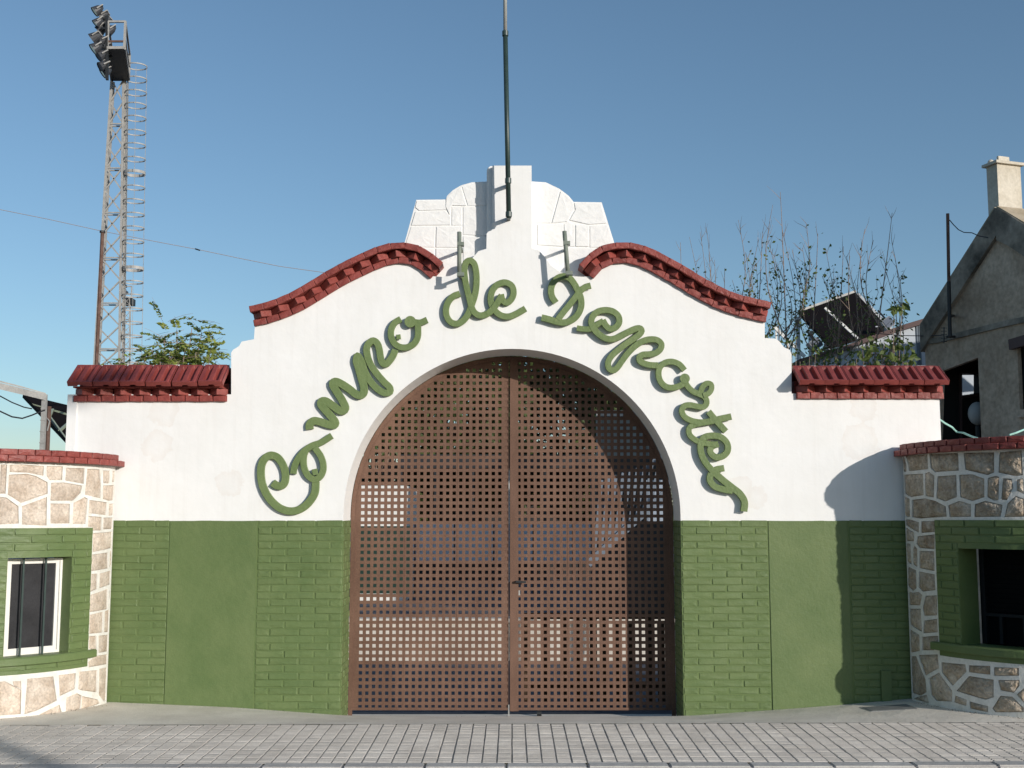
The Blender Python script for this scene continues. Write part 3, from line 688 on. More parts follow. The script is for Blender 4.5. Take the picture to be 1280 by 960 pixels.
LETTERS = [
 ('word_sign', 'green cut-out script word Campo climbing the left side of the arch', [
   ('letter', -.030, [(A1([(292, 512), (340, 545), (390, 552), (428, 525), (447, 460), (440, 370), (402, 275), (345, 205), (270, 183), (200, 222), (160, 300), (152, 420), (172, 540), (222, 655), (295, 750), (385, 820), (485, 852), (585, 845), (680, 795), (755, 715), (800, 630), (812, 500)]), 9.0)]),
   ('letter', -.034, [(A1([(540, 405), (552, 330), (590, 240), (660, 145), (760, 72), (870, 32), (1005, -52)]), 7.6), (A1([(700, 110), (672, 170), (663, 265), (680, 360), (730, 440), (800, 475), (862, 440), (897, 370), (900, 290), (868, 190), (800, 95)]), 7.6), (A1([(795, 348), (808, 420)]), 6.5)]),
   ('letter', -.030, [(A2([(162, 832), (160, 775), (205, 732), (290, 742), (390, 775), (455, 780), (470, 755), (430, 690), (350, 600), (297, 530), (300, 498), (345, 490), (430, 540), (510, 600), (562, 612), (590, 578), (555, 490), (500, 400), (450, 320), (437, 278), (470, 258), (540, 285), (640, 350), (715, 408), (765, 425), (808, 395), (812, 320), (785, 220), (755, 110), (728, 20)]), 9.4)]),
   ('letter', -.034, [(A3([(138, 640), (118, 565), (134, 515), (168, 560), (205, 670), (262, 772), (335, 850), (410, 890), (457, 878), (458, 840), (400, 780), (330, 700), (268, 610), (233, 520), (226, 435), (252, 388), (292, 366), (330, 392), (352, 455), (362, 525), (380, 585), (412, 603), (452, 568), (488, 515), (512, 455)]), 8.2)]),
   ('letter', -.040, [(A3([(568, 148), (505, 188), (470, 255), (472, 335), (510, 400), (570, 432), (640, 430), (700, 395), (735, 330), (740, 255), (736, 200)]), 7.6), (A3([(655, 178), (700, 180), (760, 186), (832, 158)]), 7.6), (A3([(540, 305), (546, 352)]), 5.5), ('disc', A3([(662, 176)])[0], 7.4)]),
 ]),
 ('word_sign', 'green cut-out script word de at the top of the arch', [
   ('letter', -.040, [(A4([(305, 497), (232, 525), (180, 580), (152, 660), (162, 750), (210, 812), (278, 825), (340, 790), (392, 720), (432, 620), (470, 500), (485, 380), (480, 250), (455, 165), (412, 135), (370, 160), (352, 240), (360, 340), (380, 440), (402, 530), (428, 635), (460, 700), (515, 735), (585, 725), (645, 685), (700, 615), (762, 515)]), 7.6)]),
   ('letter', -.036, [(A4([(752, 505), (768, 565), (810, 597), (862, 560), (890, 490), (870, 412), (800, 375), (720, 395), (665, 450), (640, 530), (648, 615), (690, 688), (760, 738), (840, 747), (930, 712), (1020, 660)]), 7.6)]),
 ]),
 ('word_sign', 'green cut-out script word Deportes descending the right side of the arch', [
   ('letter', -.046, [(A5([(238, 462), (192, 390), (180, 300), (210, 215), (275, 160), (345, 147), (405, 172), (460, 240), (502, 320), (535, 400), (542, 500), (510, 590), (445, 660), (345, 702), (240, 690), (150, 662), (65, 642)]), 7.8), (A5([(657, 257), (592, 275), (530, 325), (470, 400), (400, 490), (330, 575), (262, 665)]), 7.4)]),
   ('letter', -.046, [(A5([(490, 768), (560, 778), (640, 780), (710, 745), (760, 708), (808, 682)]), 6.8), (A5([(800, 672), (840, 740), (890, 778), (950, 762), (997, 705), (990, 630), (930, 572), (840, 552), (745, 570), (685, 620), (662, 690), (685, 765), (740, 830), (820, 885), (900, 903), (980, 882), (1060, 840)]) + A6([(410, 348), (478, 315), (535, 292)]), 7.6)]),
   ('letter', -.046, [(A6([(500, 308), (535, 292), (582, 292), (598, 322), (575, 358), (520, 402), (430, 462), (320, 545), (232, 625), (194, 700), (202, 770), (250, 797), (300, 765), (362, 680), (430, 590), (512, 508), (600, 450), (690, 424), (780, 432), (832, 480), (820, 542), (762, 588), (685, 603), (605, 610), (566, 640), (572, 682), (622, 712), (700, 733), (795, 737)]), 7.4)]),
   ('letter', -.046, [(A7([(487, 287), (430, 222), (350, 192), (272, 205), (218, 252), (202, 330), (225, 410), (282, 465), (350, 477), (430, 458), (484, 425)]), 7.2), ('disc', A7([(490, 376)])[0], 6.3)]),
   ('letter', -.046, [(A7([(486, 395), (520, 460), (580, 518), (650, 548), (700, 575), (726, 615), (722, 660), (686, 688), (620, 680), (540, 666), (478, 680), (456, 735), (490, 798), (570, 840), (640, 858)]), 7.0), (A7([(655, 545), (680, 475), (725, 430), (775, 440), (778, 495), (745, 540), (690, 562)]), 6.6)]),
   ('letter', -.046, [(A8([(172, 172), (228, 180), (300, 172), (380, 152), (474, 132)]), 7.6), (A8([(292, 92), (340, 150), (430, 252)]), 7.6)]),
   ('letter', -.048, [(A8([(250, 182), (180, 198), (138, 225), (140, 275), (185, 318), (240, 340), (300, 352), (365, 358)]), 6.8), (A8([(372, 352), (318, 372), (306, 415), (345, 455), (400, 452), (444, 410), (442, 350), (395, 300), (320, 285), (250, 305), (228, 360), (235, 430), (268, 500), (325, 568)]), 7.6)]),
   ('letter', -.048, [(A8([(418, 545), (352, 558), (312, 592), (303, 640), (340, 690), (410, 715), (485, 728)]), 7.6), (A8([(318, 560), (400, 635), (475, 695), (545, 752), (580, 815), (575, 892)]), 8.2)]),
 ])]
for nm, lab, letters in LETTERS:
    c = P(*letters[len(letters) // 2][2][0][0][0], -.03)
    wd = empty(nm, (c.x, -.02, c.z), lab, 'lettering')
    for ln, yf, strokes in letters:
        bm = bmesh.new()
        for si, s in enumerate(strokes):
            if s[0] == 'disc': disc(bm, s[1], s[2], yf - .008, .024)
            else: stroke(bm, s[0], s[1], yf - .0015 * si, .022)
        mobj(ln, bm, M_letter, wd)

# ---- stub posts that once carried a sign, and the flagpole
def stub(px0, py0, px1, py1, lab):
    a = P(px0, py0, -.20); b = P(px1, py1, -.20)
    e = empty('bracket_post', b, lab, 'post', 'stub posts standing off the gable')
    bm = bmesh.new(); d = .019; tube(bm, [a, b], .019, 10); mobj('post', bm, M_stub, e, True)
    for f in (.28, .985):
        q = a.lerp(b, f); bm = bmesh.new(); bar(bm, q + Vector((0, .0, 0)), (q.x + .01, .13, q.z + .01), .022); box(bm, (q.x - .018, -.022 - .2, q.z - .018), (q.x + .04, -.17, q.z + .014))
        mobj('standoff', bm, M_stub, e)
stub(574.2, 290, 574.2, 343.5, 'short grey-green metal post left of the pier, above the d of de')
stub(705.5, 289, 710, 342, 'short grey-green metal post right of the pier, above the D of Deportes')
fp = empty('flagpole', P(636, 273, -.158), 'tall dark green flagpole bracketed to the front of the centre pier', 'flagpole')
a = P(636, 273, -.158); b = P(631.6, 42, -.158); c = P(631.2, -60, -.158)
bm = bmesh.new(); tube(bm, [a, b], .0215, 14); mobj('lower_tube', bm, M_poledk, fp, True)
bm = bmesh.new(); tube(bm, [b, c], .0165, 12); mobj('upper_tube', bm, M_polelt, fp, True)
for (x, y) in ((635.2, 226), (635.9, 268), (631.6, 42)):
    q = P(x, y, -.158); bm = bmesh.new(); tube(bm, [q - Vector((0, 0, .022)), q + Vector((0, 0, .022))], .0275, 14)
    if y > 100: bar(bm, q, (q.x, .0, q.z), .03)
    mobj('coupling', bm, M_poledk, fp)

# ================================================================== GATE
YG = .45
RG = 1.4315
GZ0 = P(640, 888, YG).z
pitch = .0581; xL = [-1.329 + i * (1.329 - .0506) / 22 for i in range(23)]; xR = [.063 + i * (1.329 - .063) / 22 for i in range(23)]
zrow0 = P(640, 883.5, YG).z
hw = .0150
def leaf(cols, x0, x1, lab, sgn):
    g = empty('gate_leaf', ((x0 + x1) / 2, YG, GZ0), lab, 'gate', 'two leaves of the perforated gate')
    def arc(r, xa, xb, n=28):
        a0 = math.acos(max(-1, min(1, xa / r))); a1 = math.acos(max(-1, min(1, xb / r)))
        return [(r * math.cos(a0 + (a1 - a0) * k / n), ZC + r * math.sin(a0 + (a1 - a0) * k / n)) for k in range(n + 1)]
    if sgn < 0: out = [(x1, GZ0)] + arc(RG, x1, -RG) + [(-RG, GZ0)]
    else: out = [(x1, GZ0)] + arc(RG, RG, x0) + [(x0, GZ0)]
    out = out if sgn < 0 else [(RG, GZ0)] + arc(RG, RG, x0) + [(x0, GZ0)]
    holes = []
    z = zrow0; 
    while z < ZC + RG:
        for x in cols:
            r = math.hypot(abs(x) + hw, max(0, z + hw - ZC))
            if r < RG - .036 or (z < ZC and abs(x) + hw < RG - .036):
                h = hw + random.uniform(-.0006, .0006)
                holes.append([(x - h, z - h), (x + h, z - h), (x + h, z + h), (x - h, z + h)])
        z += pitch
    bm = bmesh.new(); region(bm, out, holes, lambda x, z: (x, YG, z), lambda x, z: (x, YG + .005, z))
    mobj('perforated_sheet', bm, M_corten, g)
    # rim following the arch
    bm = bmesh.new(); o1 = [p for p in out]; inn = []
    rr = RG - .036
    if sgn < 0: ring_o = arc(RG, -.02, -RG) + [(-RG, GZ0 - .06)]; ring_i = arc(rr, -.02, -rr) + [(-rr, GZ0 - .06)]
    else: ring_o = arc(RG, .02, RG) + [(RG, GZ0 - .06)]; ring_i = arc(rr, .02, rr) + [(rr, GZ0 - .06)]
    R = []
    for (a, b) in zip(ring_o, ring_i): R.append([bm.verts.new(v) for v in ((a[0], YG - .010, a[1]), (b[0], YG - .010, b[1]), (b[0], YG - .001, b[1]), (a[0], YG - .001, a[1]))])
    for r, s in zip(R, R[1:]):
        for i in range(4): bm.faces.new((r[i], r[(i + 1) % 4], s[(i + 1) % 4], s[i]))
    bm.faces.new(R[0]); bm.faces.new(R[-1]); mobj('rim', bm, M_corten, g)
    bm = bmesh.new(); box(bm, (min(x0, x1) + .004, YG - .007, GZ0 + .004), (max(x0, x1) - .004, YG - .001, GZ0 + .024)); mobj('bottom_rail', bm, M_corten, g)
    # frame behind
    bm = bmesh.new()
    for z in (GZ0 + .03, .80, 1.60, 2.2):
        xe = math.sqrt(max(0, (RG - .06) ** 2 - max(0, z - ZC) ** 2)); xa, xb = (-xe, x1) if sgn < 0 else (x0, xe)
        pass
    for xx in (x0 if sgn > 0 else x1 - .04,):
        box(bm, (xx, YG + .006, GZ0), (xx + .04, YG + .045, ZC + math.sqrt(RG ** 2 - .06 ** 2) - .01))
    mobj('back_stile', bm, M_corten, g)
    # welded seams on the face
    for xs_ in ((-.93, -.465) if sgn < 0 else (.47, .93)):
        bm = bmesh.new(); zt = ZC + math.sqrt(rr ** 2 - xs_ ** 2) - .01
        k = min(range(22), key=lambda i: abs((cols[i] + cols[i + 1]) / 2 - xs_)); xm = (cols[k] + cols[k + 1]) / 2
        box(bm, (xm - .0022, YG - .0016, GZ0 + .03), (xm + .0022, YG, zt)); mobj('seam', bm, M_corten, g)
    return g
gl = leaf(xL, -RG, -.029, 'left rusty steel gate leaf perforated with square holes, mostly sunlit', -1)
gr = leaf(xR, -.023, RG, 'right rusty steel gate leaf with the latch handle, its outer edge in shade', 1)
q0 = P(637.5, 700, YG).x; q1 = P(648, 700, YG).x
bm = bmesh.new(); box(bm, (q0, YG - .016, GZ0 - .005), (q1, YG - .001, ZC + RG - .012)); mobj('cover_bar', bm, M_corten, gr)
bm = bmesh.new(); c = P(651, 727, YG - .03); bar(bm, (c.x - .045, YG - .045, c.z), (c.x + .045, YG - .045, c.z - .004), .017, .014); tube(bm, [(c.x - .04, YG - .045, c.z), (c.x - .04, YG - .0, c.z)], .009, 8); mobj('handle', bm, M_dark, gr)
bm = bmesh.new(); c = P(649, 741, YG); box(bm, (c.x - .006, YG - .006, c.z - .022), (c.x + .008, YG, c.z + .022)); mobj('keyhole_plate', bm, M_galv, gr)
bm = bmesh.new(); c = P(636, 893, YG); box(bm, (c.x - .006, YG - .01, -.1), (c.x + .006, YG + .004, GZ0 + .05)); mobj('drop_bolt', bm, M_galv, gl)
bm = bmesh.new(); c = P(674, 893, YG); tube(bm, [(c.x - .02, YG, -.065), (c.x + .02, YG, -.065)], .022, 12); mobj('wheel', bm, M_dark, gr)

# ================================================================== ROUNDED STONE KIOSKS
RCS = {-1: 1.10, 1: 1.40}; RC = 1.10; CYC = -.05
JX = {-1: P(143, 651).x, 1: P(1130.3, 650).x}
CXC = {s: JX[s] + s * RCS[s] for s in (-1, 1)}
QTR = RC * math.pi / 2
def set_side(side):
    global RC, QTR
    RC = RCS[side]; QTR = RC * math.pi / 2
def cyl(side, s, r, z):
    if s <= QTR:
        a = s / RC if s > -.3 else 0
        return Vector((CXC[side] - side * math.cos(a) * r, CYC - math.sin(a) * r + (0 if s >= 0 else 0), z))
    return Vector((CXC[side] + side * (s - QTR), CYC - r, z))
def cnorm(side, s):
    a = min(s, QTR) / RC
    return (-side * math.cos(a), -math.sin(a))
def hit(side, x, y, r=None):
    r = r or RC
    d = ray(x, y); ox = CAM.x - CXC[side]; oy = CAM.y - CYC
    A = d.x ** 2 + d.y ** 2; B = 2 * (ox * d.x + oy * d.y); Cc = ox * ox + oy * oy - r * r
    D = B * B - 4 * A * Cc
    if D < 0: D = 0
    t = (-B - math.sqrt(D)) / (2 * A); p = CAM + d * t
    a = math.atan2(-(p.y - CYC), -side * (p.x - CXC[side]))
    if a > math.pi / 2:      # on the straight front
        t = (CYC - r - CAM.y) / d.y; p = CAM + d * t
        return (QTR + side * (p.x - CXC[side]), p.z)
    return (max(-.02, a * RC), p.z)
def kiosk(side, stones, gz, gs1, win, mst, amp, ztop, lab):
    """gz=(bottom,top) of the green band, gs1 = arc position of its edge, win=(s0,s1,z0,z1) opening"""
    K = empty('stone_kiosk', (CXC[side], CYC, 0), lab, 'kiosk')
    S1 = 3.2; zb = -.25
    gb, gt = gz; w0, w1, wz0, wz1 = win
    # stones given in the photo, plus plain coursed stones on the part outside the frame
    polys = []
    for poly in stones:
        pp = [hit(side, x, y) for x, y in poly]
        _cx = sum(q[0] for q in pp) / len(pp); _cz = sum(q[1] for q in pp) / len(pp); grow = .0035 if side < 0 else .001
        pp = [(max(.016, q[0] + math.copysign(grow, q[0] - _cx)), q[1] + math.copysign(grow, q[1] - _cz)) for q in pp]
        ar = sum(pp[i - 1][0] * pp[i][1] - pp[i][0] * pp[i - 1][1] for i in range(len(pp)))
        if abs(ar) < .0006: continue
        polys.append(pp)
    smax = hit(side, 0 if side < 0 else 1279, 700)[0] + .03
    polys = [[(min(s, smax), z) for s, z in p] for p in polys]
    zz = gt + .05; rnd = random.Random(5 + side)
    def fill(za, zb_, rows):
        h = (zb_ - za) / rows
        for r in range(rows):
            s = smax + .03
            while s < S1 - .2:
                wd = rnd.uniform(.16, .32)
                j = lambda: rnd.uniform(-.012, .012)
                polys.append([(s + abs(j()), za + r * h + .015 + j() * .5), (s + wd - .03 + j(), za + r * h + .015 + j() * .5), (s + wd - .03 + j(), za + (r + 1) * h - .012 + j() * .5), (s + abs(j()), za + (r + 1) * h - .012 + j() * .5)])
                s += wd
    fill(gt + .02, ztop - .02, 3); fill(.05, gb - .03, 3)
    outer = refine([(0, zb), (S1, zb), (S1, ztop), (0, ztop)], .09)
    green = [(gs1, gb), (S1 - .001, gb), (S1 - .001, gt), (gs1, gt)]
    green = refine(green, .09)
    bm = bmesh.new()
    region(bm, outer, [refine(p, .07) for p in polys] + [green], lambda s, z: cyl(side, s, RC + .009, z), lambda s, z: cyl(side, s, RC - .03, z), .11, back_face=False)
    mobj('mortar', bm, M_mortar, K)
    for p in polys:
        bm = bmesh.new(); cx = sum(q[0] for q in p) / len(p); cz = sum(q[1] for q in p) / len(p)
        rp = refine(p, .035); n = len(rp); rings = []
        for f, h, j in ((1.03, -.010, 0), (.97, .0, .25), (.86, .45, .6), (.62, .75, 1), (.32, .9, 1)):
            rings.append([bm.verts.new(cyl(side, cx + (s - cx) * f, RC + (h * amp if h > 0 else h) + random.uniform(-1, 1) * j * amp * .28, cz + (z - cz) * f)) for s, z in rp])
        for a, b in zip(rings, rings[1:]):
            for i in range(n): bm.faces.new((a[i], a[(i + 1) % n], b[(i + 1) % n], b[i]))
        c = bm.verts.new(cyl(side, cx, RC + amp * .9, cz))
        for i in range(n): bm.faces.new((rings[-1][i], rings[-1][(i + 1) % n], c))
        mobj('stone', bm, mst, K, smooth=True)
    # green brick band with the window opening
    opening = refine([(w0, wz0), (w1, wz0), (w1, wz1), (w0, wz1)], .09)
    bm = bmesh.new()
    region(bm, [(s, z) for s, z in green], [opening], lambda s, z: cyl(side, s, RC + .012, z), lambda s, z: cyl(side, s, RC - .20, z), .11, back_face=False)
    bandm = mobj('brick_band', bm, M_green, K)
    z = gt - CH / 2 + .003; r = 0
    while z - CH / 2 > gb - .01:
        off = .04 + (.125 if r % 2 else 0); k = -1
        while off + k * .25 < min(smax + .5, S1):
            a = max(gs1 + .002, off + k * .25) + .004; b = min(S1 - .01, off + (k + 1) * .25) - .004; k += 1
            segs = [(a, b)]
            if z + CH * .35 > wz0 and z - CH * .35 < wz1:
                segs = []
                if a < w0: segs.append((a, min(b, w0 - .003)))
                if b > w1: segs.append((max(a, w1 + .003), b))
            for a2, b2 in segs:
                if b2 - a2 < .03: continue
                parts = [(a2, b2)] if b2 - a2 < .14 else [(a2, b2)]
                for a3, b3 in parts:
                    m = (a3 + b3) / 2; nrm = cnorm(side, m); rr = RC + .0125 + random.uniform(-.001, .002)
                    if m < QTR: rr -= (b3 - a3) ** 2 / 8 / RC * .5
                    pos = cyl(side, m, rr, z + random.uniform(-.001, .001))
                    link('brick', get_brick(round((b3 - a3) / .01) * .01, .0518, .006), None, K, pos, (random.uniform(-.006, .006), random.uniform(-.004, .004), rot_to(nrm)))
        z -= CH; r += 1
    # projecting sill (a curved slab)
    s_end = gs1 - .06
    def slab(name, sa, sb, r0, r1, z0, z1, mat, par):
        bm = bmesh.new(); n = int((sb - sa) / .06); R = []
        for i in range(n + 1):
            s = sa + (sb - sa) * i / n; j = random.uniform(-.002, .002)
            R.append([bm.verts.new(cyl(side, s, r_, z_ + jj)) for r_, z_, jj in ((r0, z0, 0), (r1 - .004, z0, 0), (r1, z0 + .006, j), (r1, z1 - .010, -j), (r1 - .010, z1, j), (r0, z1, 0))])
        for a, b in zip(R, R[1:]):
            for i in range(6): bm.faces.new((a[i], a[(i + 1) % 6], b[(i + 1) % 6], b[i]))
        bm.faces.new(R[0]); bm.faces.new(R[-1]); return mobj(name, bm, mat, par)
    slab('sill', s_end, S1, RC - .19, RC + .052, wz0 - .062, wz0 - .001, M_green, K)
    # coping: two courses of red brick following the curve
    for ci, (z0, rr, s0) in enumerate(((ztop, RC + .075, -.075), (ztop + .050, RC + .045, -.005))):
        # solid bed
        bm = bmesh.new(); n = 40; R = []
        for i in range(n + 1):
            s = (0 if ci == 0 else 0) + (S1) * i / n
            R.append([bm.verts.new(cyl(side, s, r_, z_)) for r_, z_ in ((RC - .22, z0 + .001), (rr - .012, z0 + .001), (rr - .012, z0 + .0475), (RC - .22, z0 + .0475))])
        for a, b in zip(R, R[1:]):
            for i in range(4): bm.faces.new((a[i], a[(i + 1) % 4], b[(i + 1) % 4], b[i]))
        bm.faces.new(R[0]); bm.faces.new(R[-1]); mobj('mortar_bed', bm, M_red, K)
        s = .0 + .05 * ci; wdt = .125
        while s < smax + .9:
            m = s + wdt / 2; nrm = cnorm(side, m)
            link('coping_brick', red_brick(.12, .047, .014), None, K, cyl(side, m, rr - .0125 + random.uniform(-.002, .002), z0 + .0245), (random.uniform(-.02, .02), random.uniform(-.012, .012), rot_to(nrm)))
            s += wdt
    # short return of the coping against the gate wall
    bm = bmesh.new(); x = JX[side]; box(bm, (min(x - side * .07, x + side * .25), -.16, ztop + .0015), (max(x - side * .07, x + side * .25), -.002, ztop + .047)); mobj('coping_return', bm, M_red, K)
    # flat roof so the kiosk is a closed body
    bm = bmesh.new(); ring = [cyl(side, S1 * i / 24, RC - .10, ztop + .03) for i in range(25)] + [Vector((CXC[side] + side * (S1 - QTR), 1.5, ztop + .03)), Vector((JX[side] + side * .10, 1.5, ztop + .03))]
    f = bm.faces.new([bm.verts.new(v) for v in ring]); mobj('roof', bm, M_concrete, K)
    bm = bmesh.new(); xx = CXC[side] + side * (S1 - QTR); box(bm, (min(xx, xx + side * .2), CYC - RC, -.2), (max(xx, xx + side * .2), 1.5, ztop)); mobj('side_wall', bm, M_white, K)
    return K, slab
Z5 = lambda p, sc_, ox, oy: [(ox + x / sc_, oy + y / sc_) for x, y in p]
LA = [[(0, 305), (58, 305), (45, 565), (0, 565)], [(92, 310), (200, 305), (395, 320), (392, 400), (250, 372), (92, 365)], [(85, 400), (250, 390), (330, 415), (430, 470), (432, 565), (195, 650), (75, 575)], [(0, 605), (60, 610), (162, 690), (165, 840), (0, 850)],
 [(205, 690), (425, 605), (420, 860), (205, 850)], [(430, 320), (570, 322), (565, 440), (455, 440), (430, 400)], [(608, 335), (770, 340), (765, 475), (600, 445)], [(470, 475), (590, 472), (750, 500), (735, 560), (665, 630), (465, 630)], [(465, 665), (635, 668), (632, 840), (465, 840)],
 [(675, 660), (770, 605), (800, 620), (780, 845), (668, 845)], [(801, 345), (910, 350), (925, 480), (918, 610), (780, 575)], [(945, 360), (1005, 362), (1000, 470), (945, 468)], [(1032, 365), (1062, 365), (1060, 460), (1028, 460)], [(945, 500), (1052, 495), (1050, 625), (1000, 632), (942, 615)],
 [(820, 632), (978, 655), (972, 765), (815, 745)], [(1000, 668), (1046, 665), (1043, 765), (995, 768)], [(810, 780), (930, 790), (925, 905), (850, 905), (848, 873), (808, 870)], [(950, 795), (1040, 795), (1038, 890), (945, 895)]]
LC = [[(122, 130), (243, 120), (240, 212), (120, 238)], [(117, 258), (208, 245), (212, 335), (112, 352)], [(222, 240), (241, 225), (239, 325), (220, 330)], [(112, 375), (145, 372), (142, 460), (107, 478)], [(162, 372), (240, 350), (238, 428), (160, 455)],
 [(107, 500), (208, 462), (207, 580), (103, 598)], [(220, 460), (237, 455), (235, 560), (217, 572)], [(102, 620), (180, 600), (178, 720), (100, 728)], [(192, 598), (232, 582), (225, 715), (188, 718)], [(99, 748), (140, 745), (142, 835), (97, 815)], [(155, 745), (222, 735), (218, 830), (155, 842)], [(135, 866), (218, 852), (215, 905), (97, 928), (93, 902)]]
LB = [[(0, 635), (45, 632), (105, 668), (175, 705), (170, 905), (0, 915)], [(110, 632), (172, 630), (176, 690), (120, 662)], [(235, 610), (448, 590), (478, 790), (300, 880), (210, 905)], [(500, 580), (640, 562), (632, 690), (510, 750)], [(675, 550), (825, 535), (820, 720), (690, 700), (665, 690)],
 [(845, 525), (918, 508), (912, 780), (880, 800), (840, 740)], [(565, 770), (650, 735), (690, 755), (680, 860), (560, 895)], [(700, 758), (830, 790), (845, 815), (690, 865)], [(340, 905), (500, 830), (520, 890), (380, 925)]]
left_st = [Z5(p, 7.3875, 0, 540) for p in LA] + [Z5(p, 4.8, 90, 640) for p in LC] + [Z5(p, 6.857, 0, 760) for p in LB]
RA3 = [[(72, 245), (90, 245), (115, 330), (115, 395), (78, 400)], [(108, 240), (322, 225), (330, 370), (160, 390), (138, 385), (133, 330)], [(345, 220), (628, 212), (635, 385), (400, 400), (355, 360)], [(682, 210), (985, 205), (985, 405), (920, 430), (700, 375)], [(1040, 205), (1290, 185), (1290, 430), (1200, 440), (1030, 405)],
 [(80, 430), (280, 418), (285, 630), (160, 650), (80, 615)], [(300, 415), (340, 400), (392, 440), (385, 655), (305, 640)], [(425, 445), (610, 432), (615, 650), (500, 695), (412, 660)], [(640, 430), (770, 425), (888, 470), (888, 650), (770, 690), (650, 650)], [(925, 460), (1000, 440), (1035, 450), (1028, 680), (985, 685), (920, 650)],
 [(1075, 465), (1160, 470), (1175, 560), (1115, 680), (1060, 675)], [(1212, 480), (1290, 465), (1290, 620), (1215, 585)], [(88, 645), (145, 670), (150, 845), (97, 845)], [(170, 680), (300, 665), (400, 690), (505, 745), (515, 845), (250, 865), (170, 850)], [(530, 735), (640, 690), (755, 725), (755, 845), (545, 850)], [(795, 725), (900, 690), (1070, 730), (1050, 845), (790, 850)], [(1120, 720), (1200, 640), (1290, 670), (1290, 845), (1090, 850)]]
RA4 = [[(102, 75), (160, 78), (238, 103), (238, 205), (110, 128)], [(262, 95), (395, 92), (395, 198), (300, 205), (262, 210)], [(108, 155), (190, 205), (190, 290), (112, 290)], [(225, 245), (395, 225), (395, 370), (250, 360), (215, 320)], [(117, 315), (155, 320), (165, 525), (130, 505)], [(188, 330), (222, 370), (222, 550), (188, 530)],
 [(245, 390), (390, 395), (395, 590), (245, 560)], [(133, 545), (210, 585), (215, 760), (180, 790), (133, 740)], [(240, 595), (395, 625), (402, 780), (275, 795), (237, 750)], [(142, 795), (180, 810), (232, 797), (272, 832), (250, 932), (145, 930)]]
RA5 = [[(245, 30), (335, 28), (335, 185), (235, 190), (222, 130)], [(118, 135), (205, 135), (215, 318), (125, 262)], [(232, 230), (337, 215), (340, 320), (225, 330)], [(122, 298), (195, 345), (198, 470), (127, 485)], [(218, 360), (345, 350), (345, 405), (305, 430), (310, 465), (215, 465)], [(127, 515), (170, 515), (243, 700), (252, 800), (205, 830), (138, 805)],
 [(187, 505), (340, 500), (350, 608), (245, 668)], [(270, 692), (350, 645), (455, 790), (455, 875), (330, 870), (290, 820)], [(372, 562), (560, 580), (568, 640), (460, 750), (372, 640)], [(590, 587), (758, 592), (758, 660), (590, 640)], [(590, 672), (785, 702), (785, 840), (720, 860), (490, 790)], [(480, 828), (570, 862), (568, 910), (475, 880)], [(595, 875), (740, 915), (740, 960), (600, 930)],
 [(790, 602), (985, 607), (985, 668), (790, 668)], [(822, 705), (990, 705), (990, 750), (945, 805), (842, 785)], [(775, 930), (840, 830), (935, 838), (1024, 925), (1024, 960), (800, 960)], [(972, 820), (1026, 768), (1026, 885)], [(150, 850), (255, 820), (272, 890)]]
right_st = [Z5(p, 8, 1120, 540) for p in RA3] + [Z5(p, 8, 1120, 640) for p in RA4] + [Z5(p, 6.4, 1120, 740) for p in RA5]

def rng(side, x, y): return hit(side, x, y)
# left kiosk
set_side(-1)
gbL = rng(-1, 60, 839.5)[1]; gtL = rng(-1, 60, 660)[1]; gsL = rng(-1, 113, 700)[0]
wL = (rng(-1, 86.5, 750)[0], rng(-1, 7, 750)[0], rng(-1, 60, 818)[1], rng(-1, 60, 696.5)[1])
ztL = rng(-1, 60, 578.5)[1]
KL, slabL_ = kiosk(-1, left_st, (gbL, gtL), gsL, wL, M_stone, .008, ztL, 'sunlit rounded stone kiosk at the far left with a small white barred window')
set_side(1)
gbR = rng(1, 1230, 826)[1]; gtR = rng(1, 1200, 650)[1]; gsR = rng(1, 1171.5, 700)[0]
wR = (rng(1, 1201.5, 750)[0], rng(1, 1281, 750)[0] + .02, rng(1, 1220, 807.5)[1], rng(1, 1220, 686)[1])
ztR = rng(1, 1200, 564.5)[1]
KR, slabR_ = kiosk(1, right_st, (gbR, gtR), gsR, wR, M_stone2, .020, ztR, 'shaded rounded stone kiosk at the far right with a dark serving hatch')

def flat_frame(side, win, depth, rel=.0):
    """local frame of a flat window set into the curved wall: returns origin, unit x along wall, normal out, width, z0, z1"""
    s0, s1, z0, z1 = win
    a = cyl(side, s0, RC - depth, 0); b = cyl(side, s1, RC - depth, 0)
    ux = (b - a).normalized(); n = Vector(cnorm(side, (s0 + s1) / 2) + (0,))
    n = n - ux * n.dot(ux); n.normalize()
    return a, ux, n, (b - a).length, z0, z1
def fbox(bm, fr, u0, u1, v0, v1, d0, d1):
    a, ux, n, W_, z0, z1 = fr
    vs = []
    for z in (v0, v1):
        for (u, d) in ((u0, d0), (u1, d0), (u1, d1), (u0, d1)):
            p = a + ux * u + n * d; vs.append(bm.verts.new((p.x, p.y, z)))
    for f in ((0, 1, 2, 3), (4, 7, 6, 5), (0, 4, 5, 1), (1, 5, 6, 2), (2, 6, 7, 3), (3, 7, 4, 0)): bm.faces.new([vs[i] for i in f])
